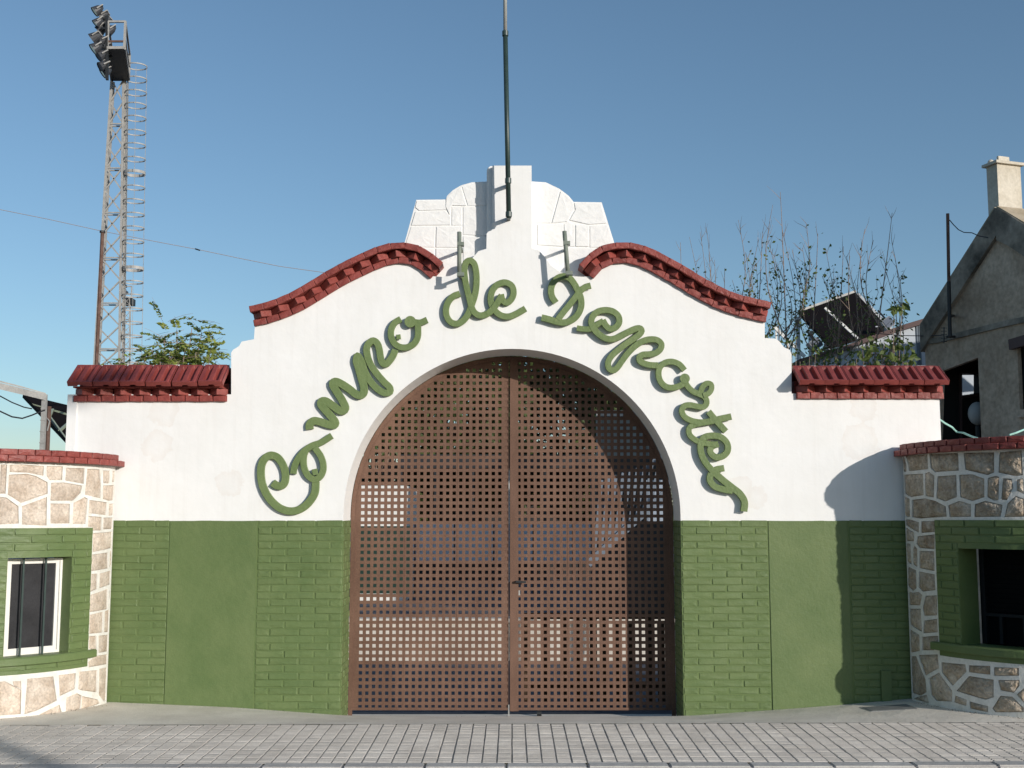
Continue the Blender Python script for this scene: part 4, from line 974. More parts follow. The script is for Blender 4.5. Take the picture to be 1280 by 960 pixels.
# left window
set_side(-1)
fr = flat_frame(-1, wL, .105); W_ = fr[3]; z0, z1 = wL[2], wL[3]
bm = bmesh.new(); t = .052; e = .015
fbox(bm, fr, -.03, t, z0 - .01, z1 - .012, -.02, .012); fbox(bm, fr, W_ - t, W_ + .03, z0 - .01, z1 - .012, -.02, .012)
fbox(bm, fr, t, W_ - t, z0 - .01, z0 + t, -.019, .011); fbox(bm, fr, t, W_ - t, z1 - t * .75 - .012, z1 - .012, -.019, .011)
winf = mobj('window_frame', bm, M_wtrim, KL)
bm = bmesh.new(); fbox(bm, fr, .018, .024, z0 + .02, z1 - .03, .012, .016); mobj('frame_groove', bm, M_galv, winf)
M_screen = paint('insect_screen', (0.018, 0.018, 0.02), (0.03, 0.03, 0.033), 6, .7, 0, 240, 0, .5)
bm = bmesh.new(); fbox(bm, fr, t, W_ - t, z0 + t, z1 - t * .7, -.012, -.006); mobj('insect_screen', bm, M_screen, winf)
fr2 = flat_frame(-1, wL, .045)
for px in (57.0, 28.5):
    u = (hit(-1, px, 760, RC - .045)[0] - wL[0]) * (fr2[3] / (wL[1] - wL[0])) * 1.0
    bm = bmesh.new(); fbox(bm, fr2, u - .007, u + .007, z0 - .002, z1 + .0, -.007, .007); mobj('window_bar', bm, M_poledk, KL)
# right hatch
set_side(1)
fr = flat_frame(1, wR, .27); W_ = fr[3]; z0, z1 = wR[2], wR[3]
M_shut = plain('dark_shutter', (0.004, 0.0045, 0.005), .8, 0, .1)
M_hatch = plain('hatch_frame', (0.014, 0.016, 0.018), .6, 0, .2)
ht = empty('hatch', cyl(1, wR[0], RC - .2, z0)); adopt(ht, KR)
bm = bmesh.new(); fbox(bm, fr, -.05, W_ + .4, z0 - .05, z1 + .05, -.06, -.03); mobj('backing', bm, M_shut, ht)
zm = z0 + (z1 - z0) * .30
bm = bmesh.new(); fbox(bm, fr, -.02, W_ + .3, zm - .012, zm + .012, -.03, .012); mobj('mid_rail', bm, M_hatch, ht)
bm = bmesh.new(); fbox(bm, fr, -.02, .012, z0, z1, -.03, .01); mobj('side_post', bm, M_hatch, ht)
for u in (.13, .32, .52):
    bm = bmesh.new(); fbox(bm, fr, u - .013, u + .013, z0, zm - .012, -.03, .008); mobj('post', bm, M_hatch, ht)
bm = bmesh.new()
k = 0; z = zm + .02
while z < z1 + .02: fbox(bm, fr, .012, W_ + .3, z, z + .035, -.028, -.018 + .004 * (k % 2)); z += .038; k += 1
props(mobj('shutter_slats', bm, M_shut, ht), kind='stuff')

# ================================================================== BEHIND THE WALL
def Pz(x, y, Y): return P(x, y, Y)
# ---- tall lattice floodlight mast (Y=25)
def leafcard(bm, p, d, s, up=None):
    """small folded leaf"""
    d = d.normalized(); a = Vector((random.uniform(-1, 1), random.uniform(-1, 1), random.uniform(-1, 1)))
    u = d.cross(a)
    if u.length < 1e-3: u = Vector((1, 0, 0))
    u.normalize(); w_ = u * s * .32; t = d * s
    nrm = d.cross(u) * s * .08
    v = [bm.verts.new(q) for q in (p, p + t * .45 + w_ + nrm, p + t, p + t * .45 - w_ + nrm)]
    bm.faces.new((v[0], v[1], v[2])); bm.faces.new((v[0], v[2], v[3]))
def mast(Y, cl, cr, ytop, lab, detail=True, cage=True):
    bl0 = P(cl[0][0], cl[0][1], Y); bl1 = P(cl[1][0], cl[1][1], Y); br0 = P(cr[0][0], cr[0][1], Y); br1 = P(cr[1][0], cr[1][1], Y)
    # extend to the ground
    def ext(a, b, z):
        t = (z - a.z) / (b.z - a.z); return a + (b - a) * t
    L0, L1 = ext(bl0, bl1, -.3), bl1; R0, R1 = ext(br0, br1, -.3), br1
    e = empty('floodlight_mast', ((L0.x + R0.x) / 2, Y, -.3), lab, 'lighting mast')
    d0 = (R0.x - L0.x); d1 = (R1.x - L1.x)
    cs = []
    for (p, q) in ((L0, L1), (R0, R1)):
        cs.append((p, q)); cs.append((p + Vector((0, d0 * .5, 0)), q + Vector((0, d1 * .5, 0))))
    s = max(.04, d0 * .062)
    for p, q in cs:
        bm = bmesh.new(); bar(bm, p, q, s); mobj('leg', bm, M_galv, e)
    bm = bmesh.new(); n = int((L1.z - L0.z) / (d0 * .66)); bd = s * .62
    faces = ((0, 2), (1, 3), (0, 1), (2, 3))
    for k in range(n):
        f0 = k / n; f1 = (k + 1) / n
        for i, j in faces:
            a0 = cs[i][0].lerp(cs[i][1], f0); a1 = cs[i][0].lerp(cs[i][1], f1); b0 = cs[j][0].lerp(cs[j][1], f0); b1 = cs[j][0].lerp(cs[j][1], f1)
            if k % 2 == 0: bar(bm, a0, b0, bd)
            if (i, j) == (0, 2): bar(bm, a0, b1, bd); bar(bm, b0, a1, bd)
            elif (i, j) != (1, 3): bar(bm, (a0 if k % 2 else b0), (b1 if k % 2 else a1), bd)
    props(mobj('lattice_bracing', bm, M_galv, e), kind='stuff')
    return e, cs
Y1 = 25
m1, cs = mast(Y1, ((118, 455), (139.5, 100)), ((149, 455), (154.5, 100)), 100, 'tall lattice floodlight mast with caged ladder at the far left')
def at(x, y, dy=0): 
    return P(x, y, Y1 + dy)
# ladder
bm = bmesh.new()
for dx in (0, 5):
    bar(bm, P(150.5 + dx * .6, 600, Y1 + .1), P(157.5 + dx * .6 * .9, 78, Y1 + .1), .035)
mobj('ladder_rails', bm, M_galv, m1)
bm = bmesh.new()
for k in range(70):
    y = 82 + k * 6.0; f = (y - 78) / (600 - 78)
    a_ = P(157.5 + (150.5 - 157.5) * f, y, Y1 + .1); bar(bm, a_, a_ + Vector((.085, 0, 0)), .011)
props(mobj('rungs', bm, M_galv, m1), kind='stuff')
HY = [83, 99.5, 116, 132, 148, 165.5, 182, 199, 216.5, 234.5] + [234.5 + 16.9 * i for i in range(1, 14)]
for i, y in enumerate(HY):
    f = (y - 83) / (455 - 83); xr = 183.5 - 6.5 * f; xl = 157.5 - 5.5 * f
    a_ = P(xl, y, Y1 + .1); b_2 = P(xr, y, Y1 + .1); r = (b_2.x - a_.x) / 2; cx = (a_.x + b_2.x) / 2
    thick = .018 if i not in (8, 15) else .045
    bm = bmesh.new(); n = 24; R = []
    for k in range(n):
        an = 2 * math.pi * k / n; p = Vector((cx + r * math.cos(an), Y1 + .1 + r * .9 * math.sin(an), a_.z))
        o_2 = Vector((math.cos(an), math.sin(an), 0)) * .010
        R.append([bm.verts.new(v) for v in (p - o_2 - Vector((0, 0, thick)), p + o_2 - Vector((0, 0, thick)), p + o_2 + Vector((0, 0, thick)), p - o_2 + Vector((0, 0, thick)))])
    for k in range(n):
        for j in range(4): bm.faces.new((R[k][j], R[k][(j + 1) % 4], R[(k + 1) % n][(j + 1) % 4], R[(k + 1) % n][j]))
    mobj('cage_hoop', bm, M_galv, m1)
bm = bmesh.new(); bar(bm, P(183.5, 83, Y1 + .1), P(177, 455, Y1 + .1), .012); bar(bm, P(170, 83, Y1 - .3), P(165, 455, Y1 - .3), .010); mobj('cage_strap', bm, M_galv, m1)
# platform and railing: the deck runs from the lamp rack (near) to the mast (far)
zpl = P(150, 99, Y1).z
_t = math.tan(math.atan((480 - 60) / FPX) + PITCH); YN = CAM.y + (zpl - CAM.z) / _t
c0 = [P(134, 60, YN), P(155.5, 60, YN), P(161, 99, Y1), P(139.5, 99, Y1)]
for v in c0: v.z = zpl
ft = None; bm = bmesh.new()
ft = [bm.verts.new(v) for v in c0]; fb = [bm.verts.new(v - Vector((0, 0, .06))) for v in c0]
bm.faces.new(ft); bm.faces.new(fb)
for i in range(4): bm.faces.new((ft[i], ft[(i + 1) % 4], fb[(i + 1) % 4], fb[i]))
mobj('platform', bm, M_dark, m1)
bm = bmesh.new(); hgt_ = P(134, 27, YN).z - zpl
tops = [v + Vector((0, 0, hgt_)) for v in c0]
for a, b in zip(c0, tops): bar(bm, a, b, .06)
for i in range(4): bar(bm, tops[i], tops[(i + 1) % 4], .055); bar(bm, c0[i], c0[(i + 1) % 4], .08)
bar(bm, c0[1].lerp(tops[1], .5), c0[2].lerp(tops[2], .5), .035)
mobj('railing', bm, M_galv, m1)
bm = bmesh.new(); bar(bm, c0[0].lerp(tops[0], .25), c0[1].lerp(tops[1], .25), .05); mobj('red_rail', bm, M_rustpipe, m1)
_Y1 = Y1; Y1 = YN
# upright and crossarms that carry the lamps
bm = bmesh.new(); bar(bm, at(134, 100), at(133.5, 20), .07); bar(bm, at(134, 100, .8), at(133.5, 20, .8), .07)
for y in (24, 36, 48, 60, 72, 84): bar(bm, at(134, y), at(125 + (y - 24) * .08, y - 1), .05)
mobj('lamp_rack', bm, M_dark, m1)
LP = [(121, 13, 0), (128, 20, .3), (122, 28, 0), (131, 27, .6), (126, 37, .2), (118, 47, -.2), (137, 38, .6), (126, 51, 0), (119, 60, -.2), (130, 58, .4), (126, 69, 0), (132, 74, .5), (128, 82, 0), (131, 90, .3)]
for (x, y, dy) in LP:
    c = at(x, y, dy); bm = bmesh.new(); r = .13 + random.uniform(0, .045)
    ax = Vector((-.75 + random.uniform(-.15, .15), -.1 + random.uniform(-.5, .3), -.62)).normalized(); u = ax.cross(Vector((0, 0, 1))).normalized(); v = ax.cross(u)
    n = 14; prof_ = ((-.20, .35), (-.10, .75), (.06, 1.0), (.09, 1.05), (.09, .98))
    R = [[bm.verts.new(c + ax * h + (u * math.cos(2 * math.pi * k / n) + v * math.sin(2 * math.pi * k / n)) * r * s) for k in range(n)] for h, s in prof_]
    for a, b in zip(R, R[1:]):
        for k in range(n): bm.faces.new((a[k], a[(k + 1) % n], b[(k + 1) % n], b[k]))
    bm.faces.new(R[0]); lo = mobj('lamp', bm, M_lamp, m1)
    bm = bmesh.new(); bm.faces.new([bm.verts.new(c + ax * .075 + (u * math.cos(2 * math.pi * k / n) + v * math.sin(2 * math.pi * k / n)) * r * .97) for k in range(n)]); mobj('lens', bm, M_lens, lo)
    bm = bmesh.new(); bar(bm, c + u * r * 1.1, c + u * r * 1.1 - ax * .2, .03); bar(bm, c - u * r * 1.1, c - u * r * 1.1 - ax * .2, .03); bar(bm, c + u * r * 1.1 - ax * .2, c - u * r * 1.1 - ax * .2, .03); mobj('yoke', bm, M_galv, lo)
Y1 = _Y1
# rusty pole beside the mast
rp = empty('rusty_pole', (P(117, 600, Y1 - 1).x, Y1 - 1, -.3), 'rust-brown pole standing against the left side of the tall lattice mast', 'pole')
bm = bmesh.new(); tube(bm, [P(112, 640, Y1 - 1), P(128, 291, Y1 - 1)], .055, 8); mobj('shaft', bm, M_rustpipe, rp)
bm = bmesh.new(); q = P(128, 291, Y1 - 1); tube(bm, [q, q + Vector((0, 0, .06))], .085, 8); mobj('cap', bm, M_dark, rp)
# far mast
Y2 = 95
m2, cs2 = mast(Y2, ((152.5, 460), (155, 372)), ((161.5, 460), (162, 372)), 372, 'small distant floodlight mast seen past the ladder of the tall one', False)
bm = bmesh.new(); a_ = P(153, 372, Y2); b_2 = P(164, 380, Y2); box(bm, (a_.x, Y2, b_2.z), (b_2.x, Y2 + 1.2, a_.z)); mobj('platform', bm, M_dark, m2)
bm = bmesh.new(); q0_ = P(154, 372, Y2); q1_ = P(164, 372, Y2); h_ = P(154, 358, Y2).z - q0_.z
for q in (q0_, q1_): bar(bm, q, q + Vector((0, 0, h_)), .09)
bar(bm, q0_ + Vector((0, 0, h_)), q1_ + Vector((0, 0, h_)), .09); mobj('railing', bm, M_galv, m2)
for (x, y) in ((154, 353), (156.5, 358), (155.5, 363), (158, 366), (154.5, 369)):
    c = P(x, y, Y2); bm = bmesh.new(); bmesh.ops.create_icosphere(bm, subdivisions=1, radius=.20, matrix=Matrix.Translation(c)); mobj('lamp', bm, M_lamp, m2)
# cable across the sky
cb = empty('overhead_cable', P(0, 262, 24), 'thin pale overhead cable sagging past the lattice mast behind the gable', 'cable')
pts = [(-60, 249), (0, 262), (60, 274), (128, 289), (200, 303), (248, 312), (300, 323), (350, 333), (400, 340), (470, 350)]
bm = bmesh.new(); tube(bm, [P(x, y, 24) for x, y in pts], .010, 5); mobj('cable', bm, plain('pale_cable', (.33, .30, .30), .7), cb)
bm = bmesh.new(); a_ = P(244, 311, 24); b_2 = P(250, 313, 24); tube(bm, [a_, b_2], .022, 6); mobj('insulator', bm, M_dark, cb)

# ---- trees
def limb(bm, p, d, L_, r, segs, bend, n=5):
    pts = [p]; d = d.normalized()
    for i in range(segs):
        d = (d + Vector((random.uniform(-bend, bend), random.uniform(-bend, bend), random.uniform(-bend * .4, bend)))).normalized(); p = p + d * (L_ / segs); pts.append(p)
    tube(bm, pts, r, n, r * .3, False); return pts
def tree_at(name, base, lab, cat, mk, group=None):
    e = empty(name, base, lab, cat, group)
    wbm = bmesh.new(); lbm = bmesh.new(); mk(wbm, lbm, Vector(base))
    mobj('trunk', wbm, M_bark, e); o = mobj('crown', lbm, M_leafdk if name == 'evergreen_tree' else M_leaf, e); return e, o
# feathery tree behind the left coping
def pinn(w_, l_, b, tops):
    for (x, y) in tops:
        tgt = P(x, y, b.y + random.uniform(-.8, .8)); root = b + Vector((random.uniform(-.2, .2), 0, random.uniform(1.6, 2.6)))
        mid = root.lerp(tgt, .5) + Vector((0, 0, .3)); pts = []
        for k in range(9):
            t = k / 8; pts.append(root * (1 - t) ** 2 + mid * 2 * t * (1 - t) + tgt * t * t)
        tube(w_, pts, .03, 5, .006, False)
        for k in range(3, 9):
            for q in range(5):
                base = pts[k] + Vector((random.uniform(-.25, .25), random.uniform(-.3, .3), random.uniform(-.22, .22)))
                d = Vector((random.uniform(-1, 1), random.uniform(-.6, .6), random.uniform(-.25, .55))).normalized(); L_ = random.uniform(.35, .55)
                rp_ = [base + d * L_ * s / 5 - Vector((0, 0, .10 * (s / 5) ** 2)) for s in range(6)]
                tube(w_, rp_, .004, 3, .002, False)
                side = d.cross(Vector((0, 0, 1))).normalized()
                for s in range(1, 11):
                    pp = rp_[0].lerp(rp_[-1], s / 10) - Vector((0, 0, .10 * (s / 10) ** 2 - .1 * s / 10 * 1.0 + .1 * s / 10))
                    for sg in (-1, 1): leafcard(l_, pp, side * sg + d * .5 + Vector((0, 0, random.uniform(-.35, .2))), random.uniform(.06, .10))
tips = [(190, 438), (205, 425), (221, 412), (240, 410), (252, 416), (180, 446), (212, 440), (232, 432), (245, 440), (222, 448), (262, 446), (270, 452), (200, 452), (175, 455), (238, 450), (188, 452), (255, 452), (228, 456), (165, 458), (215, 455)]
b0 = P(215, 640, 9.5); b0.z = -.9
e, o = tree_at('feathery_tree', b0, 'yellow-green feathery-leaved tree rising behind the left tiled coping', 'tree', lambda w_, l_, b: (tube(w_, [b, b + Vector((.05, 0, 1.4)), b + Vector((0, 0, 2.6))], .10, 8, .05), pinn(w_, l_, b, tips)))
o.data.materials.clear(); o.data.materials.append(M_leafy)
# twiggy half-bare saplings behind the right coping: tip pixels traced from the photograph
SAP = [
 ((885, 470), [(850, 303, 0), (862, 296, 0), (875, 290, 0), (884, 291, 0), (893, 325, 0), (886, 318, 0)], 0, 14.0),
 ((930, 470), [(905, 335, 1), (923, 275, 0), (932, 315, 1), (915, 350, 2), (945, 330, 1), (940, 355, 2), (922, 365, 2)], 1, 12.0),
 ((958, 470), [(952, 290, 0), (960, 300, 1), (949, 298, 1), (968, 320, 3), (945, 325, 2), (940, 360, 2), (962, 345, 3)], 2, 11.5),
 ((985, 470), [(974, 240, 0), (966, 256, 0), (978, 290, 0), (990, 312, 1), (1008, 280, 1), (1003, 310, 1), (998, 340, 2), (970, 330, 1)], 1, 11.0),
 ((1022, 470), [(1021, 292, 3), (1032, 312, 3), (1015, 330, 3), (1040, 350, 2), (1010, 350, 2), (1028, 345, 2), (1045, 365, 1)], 3, 10.5),
 ((1052, 470), [(1053, 308, 1), (1058, 320, 1), (1068, 350, 1), (1045, 345, 2)], 2, 10.2),
 ((1072, 470), [(1114, 266, 0), (1081, 286, 0), (1077, 310, 1), (1115, 305, 1), (1118, 320, 2), (1092, 300, 0), (1108, 340, 1), (1062, 320, 1), (1098, 365, 3), (1122, 370, 1)], 2, 9.6)]
def sapling(w_, l_, b, tips_, den, Y):
    crown = None
    main = P(tips_[0][0], tips_[0][1], Y)
    bw = random.choice((-1, 1)) * random.uniform(.06, .16)
    pts = [b.lerp(main, t) + Vector((bw * math.sin(math.pi * t) + math.sin(t * 9 + b.x) * .02, 0, 0)) for t in [i / 24 for i in range(25)]]
    tube(w_, pts, .032, 6, .004, False)
    for (x, y, dn) in tips_:
        tip = P(x, y, Y + random.uniform(-.5, .5)); f = random.uniform(.30, .5) if (x, y, dn) != tips_[0] else .0
        # start on the main stem well below the tip
        zv = P(640, 455, Y).z; zt = zv - .25 + (tip.z - zv) * random.uniform(-.1, .42); f = (zt - b.z) / (main.z - b.z); st = b.lerp(main, min(.9, max(.05, f)))
        if (x, y, dn) == tips_[0]: bp = pts
        else:
            bp = [st.lerp(tip, t) + Vector((.22 * math.sin(math.pi * t) * (1 if tip.x > st.x else -1), random.uniform(-.02, .02), -.12 * math.sin(math.pi * t))) for t in [i / 10 for i in range(11)]]
            tube(w_, bp, .012, 5, .0035, False)
        zc = P(640, 455, Y).z - .15
        for p, q in zip(bp, bp[1:]):
            if q.z < zc - .3: continue
            for k in range(3):
                pp = p.lerp(q, random.random())
                rel = (pp.z - zc) / max(.1, (tip.z - zc))
                if random.random() < .42:
                    d = Vector((random.uniform(-1, 1), random.uniform(-.6, .6), random.uniform(.6, 1.6))).normalized(); L_ = random.uniform(.10, .38)
                    tw = limb(w_, pp, d, L_, .0055, 3, .2, 3)
                    if rel < .75 or dn >= 2:
                        for t in tw[1:]:
                            for q2 in range(random.choice((0, 0, 1, 1)) if dn else random.choice((0, 0, 1))):
                                leafcard(l_, t, Vector((random.uniform(-1, 1), random.uniform(-1, 1), random.uniform(-.9, .5))), random.uniform(.045, .085))
        if dn:
            for k in range(9 * dn):
                pp = bp[random.randrange(3, len(bp))] + Vector((random.gauss(0, .08), random.gauss(0, .1), random.gauss(0, .06)))
                leafcard(l_, pp, Vector((random.uniform(-1, 1), random.uniform(-1, 1), random.uniform(-.9, .5))), random.uniform(.05, .085))
    # denser foliage low down
    for k in range(48 * den):
        z = zc + abs(random.gauss(0, .24)) * den * .9; t = (z - b.z) / (main.z - b.z)
        if t > 1: continue
        pp = b.lerp(main, t) + Vector((random.gauss(0, .15), random.gauss(0, .25), 0))
        leafcard(l_, pp, Vector((random.uniform(-1, 1), random.uniform(-1, 1), random.uniform(-.9, .5))), random.uniform(.05, .09))
labs = ['leafless spray of thin twigs behind the middle of the right red coping', 'thin sapling with one tall bare shoot behind the end of the right red coping', 'cluster of thin reddish stems with a few leaves, left of the tallest sapling', 'tallest bare forked sapling behind the step of the white wall',
        'leafy-tipped sapling in front of the dark tilted canopy', 'slim pale sapling crossing the white brace of the tilted canopy', 'grey-barked sapling with upswept bare branches right of the tilted canopy']
for (bx, by), tips_, den, Y in SAP:
    b = P(bx, 600, Y); b.z = -.9 if Y < 12 else -.3
    x0_ = P(bx, 600, Y).x
    tree_at('sapling', b, labs[SAP.index(((bx, by), tips_, den, Y))], 'young tree', lambda w_, l_, bb: sapling(w_, l_, bb, tips_, den, Y), 'half-bare saplings behind the right-hand wall')
# leafy shrub with hanging pointed leaves at the right
def shrub(w_, l_, b, tipsx, n, s):
    for (x, y) in tipsx:
        tip = P(x, y, b.y + random.uniform(-.3, .3)); pts = [b.lerp(tip, t) + Vector((0, 0, .28 * math.sin(math.pi * t))) for t in [i / 8 for i in range(9)]]
        tube(w_, pts, .014, 5, .004, False)
        for k in range(n):
            i = random.randrange(4, 9); pp = pts[min(i, 8)] + Vector((random.gauss(0, .05), random.gauss(0, .08), random.gauss(0, .04)))
            leafcard(l_, pp, Vector((random.uniform(-.8, 1), random.uniform(-.6, .6), random.uniform(-1.2, .1))), random.uniform(s * .7, s * 1.25))
tp = [(1105, 425), (1118, 432), (1130, 436), (1135, 445), (1141, 446), (1125, 446), (1090, 440), (1078, 436), (1095, 450), (1110, 450), (1070, 448), (1085, 428), (1128, 379), (1118, 386), (1102, 438), (1120, 452)]
b1 = P(1100, 640, 6.5); b1.z = -.45
tree_at('leafy_shrub', b1, 'dark leafy shrub with drooping pointed leaves over the right tiled coping', 'shrub', lambda w_, l_, b: shrub(w_, l_, b, tp, 40, .12))
tp2 = [(960, 420), (966, 438), (972, 400), (975, 425), (990, 440), (984, 428), (962, 408), (1000, 452), (1012, 446), (1030, 450), (1045, 446), (1060, 452), (978, 450), (995, 420), (1020, 436)]
b2 = P(990, 640, 8.5); b2.z = -.7
tree_at('leafy_shrub', b2, 'small-leaved yellowish shrub just behind the stepped corner of the white wall', 'shrub', lambda w_, l_, b: shrub(w_, l_, b, tp2, 34, .075))

# ---- tilted dark canopy on posts, right (Y=18)
def quad_slab(name, pts, th, mat, par):
    bm = bmesh.new(); n = (pts[1] - pts[0]).cross(pts[3] - pts[0]).normalized()
    if n.z < 0: n = -n
    a = [bm.verts.new(p) for p in pts]; b = [bm.verts.new(p + n * th) for p in pts]; m = len(pts)
    bm.faces.new(a); bm.faces.new(b)
    for i in range(m): bm.faces.new((a[i], a[(i + 1) % m], b[(i + 1) % m], b[i]))
    return mobj(name, bm, mat, par)
YC = 17.0
A = P(998, 394, YC + 2.6); B = P(1069, 369, YC + 4.2); Cc = P(1110, 414, YC + .5); D = P(1038, 437, YC - 1.0)
cn = empty('canopy_stand', (P(1040, 500, YC).x, YC, -.3), 'dark tilted stand canopy with white edge trim behind the saplings', 'canopy')
quad_slab('roof_panel', [A, B, Cc, D], .09, M_canopy, cn)
bm = bmesh.new(); bar(bm, B + Vector((.05, 0, 0)), Cc + Vector((.05, 0, .02)), .11); mobj('edge_trim', bm, M_wtrim, cn)
bm = bmesh.new(); bar(bm, A + Vector((0, -.02, .1)), B + Vector((0, -.02, .1)), .06); mobj('front_trim', bm, M_galv, cn)
for i, (x0_, y0_, x1_, y1_) in enumerate(((1031, 385, 1073, 424),)):
    bm = bmesh.new(); bar(bm, P(x0_, y0_, YC - .6), P(x1_, y1_, YC - .8), .05); mobj('brace', bm, M_wtrim, cn)
for (x, yt, Y) in ((997, 396, YC + 2.4), (1013, 418, YC + 1), (1033, 425, YC + .2), (1096, 408, YC + .6), (1034, 392, YC + 2.5)):
    t_ = P(x, yt, Y); bm = bmesh.new(); bar(bm, t_, (t_.x - .02, Y, -.3), .085); mobj('post', bm, M_bluegrey if x != 1033 else M_wtrim, cn)
for (cx_, cy_, s_2, lb) in ((1108, 405, 1, 'white floodlight box fixed to the right edge of the tilted canopy'), (1018, 431, 1, 'grey floodlight box hanging under the low corner of the tilted canopy')):
    c = P(cx_, cy_, YC - .3); fl = empty('floodlight', c, lb, 'floodlight')
    bm = bmesh.new(); M = Matrix.Translation(c) @ Matrix.Rotation(R_(-35), 4, 'Y') @ Matrix.Rotation(R_(25), 4, 'Z'); box(bm, (-.16, -.09, -.12), (.16, .09, .12), M); bmesh.ops.bevel(bm, geom=bm.edges[:], offset=.02, segments=1, affect='EDGES'); mobj('housing', bm, M_galv, fl)
    bm = bmesh.new(); box(bm, (-.14, -.10, -.10), (.14, -.09, .10), M); mobj('lens', bm, M_lens, fl)
    bm = bmesh.new(); bar(bm, c + Vector((0, 0, .1)), c + Vector((-.12, .2, .35)), .03); mobj('bracket', bm, M_dark, fl)
sr = empty('stair_rail', P(975, 430, YC), 'white sloping stair rail seen between the stepped wall and the canopy posts', 'railing')
bm = bmesh.new(); bar(bm, P(966, 407, YC), P(1006, 446, YC), .07); mobj('handrail', bm, M_wtrim, sr)
bm = bmesh.new()
for x, y in ((970, 411), (985, 426), (1000, 440)): 
    p = P(x, y, YC); bar(bm, p, (p.x, p.y, -.3), .04)
mobj('balusters', bm, M_wtrim, sr)
# ---- white sheet-metal shed
YSH = 13.5
shp = [(985, 470), (985, 461), (1000, 452), (1030, 443), (1060, 434), (1100, 419.5), (1130, 409), (1160, 400), (1215, 381), (1300, 352), (1300, 640), (985, 640)]
sh = empty('metal_shed', (P(1080, 500, YSH).x, YSH, -.3), 'long white sheet-metal shed with a sloping brown roof edge behind the shrubs', 'shed')
pp = PX(shp[1:-2], YSH); pp = [(pp[0][0], -.35)] + pp + [(pp[-1][0], -.35)]
bm = bmesh.new(); region(bm, pp, [], lambda x, z: (x, YSH, z), lambda x, z: (x, YSH + 4, z)); mobj('wall', bm, M_shed, sh)
bm = bmesh.new()
for a, b in zip(shp[1:-3], shp[2:-2]): bar(bm, P(a[0], a[1], YSH - .06), P(b[0], b[1], YSH - .06), .10, .14)
mobj('roof_edge', bm, M_brown, sh)
for x in (1011, 1030, 1050, 1085, 1124.5, 1148, 1151, 1185):
    p = P(x, 460, YSH); bm = bmesh.new(); ytop = 461 + (x - 985) * (381 - 461) / (1215 - 985) + 3
    box(bm, (p.x - .018, YSH - .02, -.3), (p.x + .018, YSH - .001, P(x, ytop, YSH).z)); mobj('panel_seam', bm, plain('seam_shadow', (.12, .15, .18), .6) if x == 1011 else bpy.data.materials['seam_shadow'], sh)

# ---- old rendered house with gable and chimney, receding to the left
HA = Vector((P(1155, 408, 9.92).x, 9.92, 0)); HB_ = Vector((P(1280, 398, 7.7).x, 7.7, 0))   # wall line
hd = (HB_ - HA).normalized(); hn = Vector((-hd.y, hd.x, 0));
if hn.x > 0: hn = -hn
def HW(x, y, off=0.0):
    """photo pixel on the plane of the side wall"""
    d = ray(x, y); o = HA + hn * off; t = (o - CAM).dot(hn) / d.dot(hn); return CAM + d * t
def HU(p): return ((p - HA).dot(hd), p.z)
def H3(u, z, off=0.0): p = HA + hd * u + hn * off; return Vector((p.x, p.y, z))
house = empty('old_house', H3(1.5, 0, -.5), 'derelict grey rendered house with stained gable at the right edge', 'house')
hp = [(1155, 408), (1165, 396), (1248, 264), (1262, 268), (1281, 280), (1300, 292)]
g_ = [HU(HW(x, y)) for x, y in hp]
outl = [(g_[0][0], -.4)] + g_ + [(g_[-1][0] + 1.2, g_[-1][1] - .8), (g_[-1][0] + 1.2, -.4)]
opn = [HU(HW(x, y)) for x, y in ((1177, 464), (1222.5, 447), (1227, 552), (1174, 552))]
opn2 = [HU(HW(x, y)) for x, y in ((1271.5, 434), (1300, 430), (1300, 516), (1275, 516))]
bm = bmesh.new(); region(bm, outl, [opn, opn2], lambda u, z: H3(u, z), lambda u, z: H3(u, z, -.07), .4); mobj('gable_wall', bm, M_oldwall, house)
# far side wall, seen through the opening, with a hole to the shed beyond
dep = -4.5
zl = outl[1][1]; U0 = .14
def FP(x, y):
    d = ray(x, y); o = H3(U0, 0, 0); t = (o - CAM).dot(hd) / d.dot(hd); p = CAM + d * t
    return ((p - HA).dot(hn), p.z)
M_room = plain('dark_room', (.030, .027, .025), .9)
hole_ = [FP(*q) for q in ((1200, 467.5), (1225, 467.5), (1225, 491), (1200, 494.5))]
bm = bmesh.new(); region(bm, [(-.072, -.4), (-.072, zl - .06), (dep, zl - .06), (dep, -.4)], [hole_], lambda o, z: H3(U0, z, o), lambda o, z: H3(U0 - .16, z, o)); mobj('far_wall', bm, M_room, house)
bm = bmesh.new()
def fpt(x, y): o, z = FP(x, y); return H3(U0 + .03, z, o)
for a, b in (((1199, 466), (1199.5, 548)), ((1199, 497), (1226, 493.5)), ((1199, 466), (1226, 466))): bar(bm, fpt(*a), fpt(*b), .045)
mobj('door_frame', bm, M_brown, house)
zc_ = HU(HW(1222.5, 447))[1] + .12
bm = bmesh.new(); v = [H3(U0, zc_, -.072), H3(3.9, zc_, -.072), H3(3.9, zc_, dep), H3(U0, zc_, dep)]
f = bm.faces.new([bm.verts.new(p) for p in v]); ex = bmesh.ops.extrude_face_region(bm, geom=[f]); bmesh.ops.translate(bm, vec=(0, 0, .1), verts=[e for e in ex['geom'] if isinstance(e, bmesh.types.BMVert)])
mobj('ceiling', bm, M_room, house)
bm = bmesh.new(); v = [H3(U0, -.4, dep), H3(3.9, -.4, dep), H3(3.9, zl, dep), H3(U0, zl, dep)]
f = bm.faces.new([bm.verts.new(p) for p in v]); ex = bmesh.ops.extrude_face_region(bm, geom=[f]); bmesh.ops.translate(bm, vec=-hn * .2, verts=[e for e in ex['geom'] if isinstance(e, bmesh.types.BMVert)])
mobj('rear_wall', bm, M_oldwall, house)
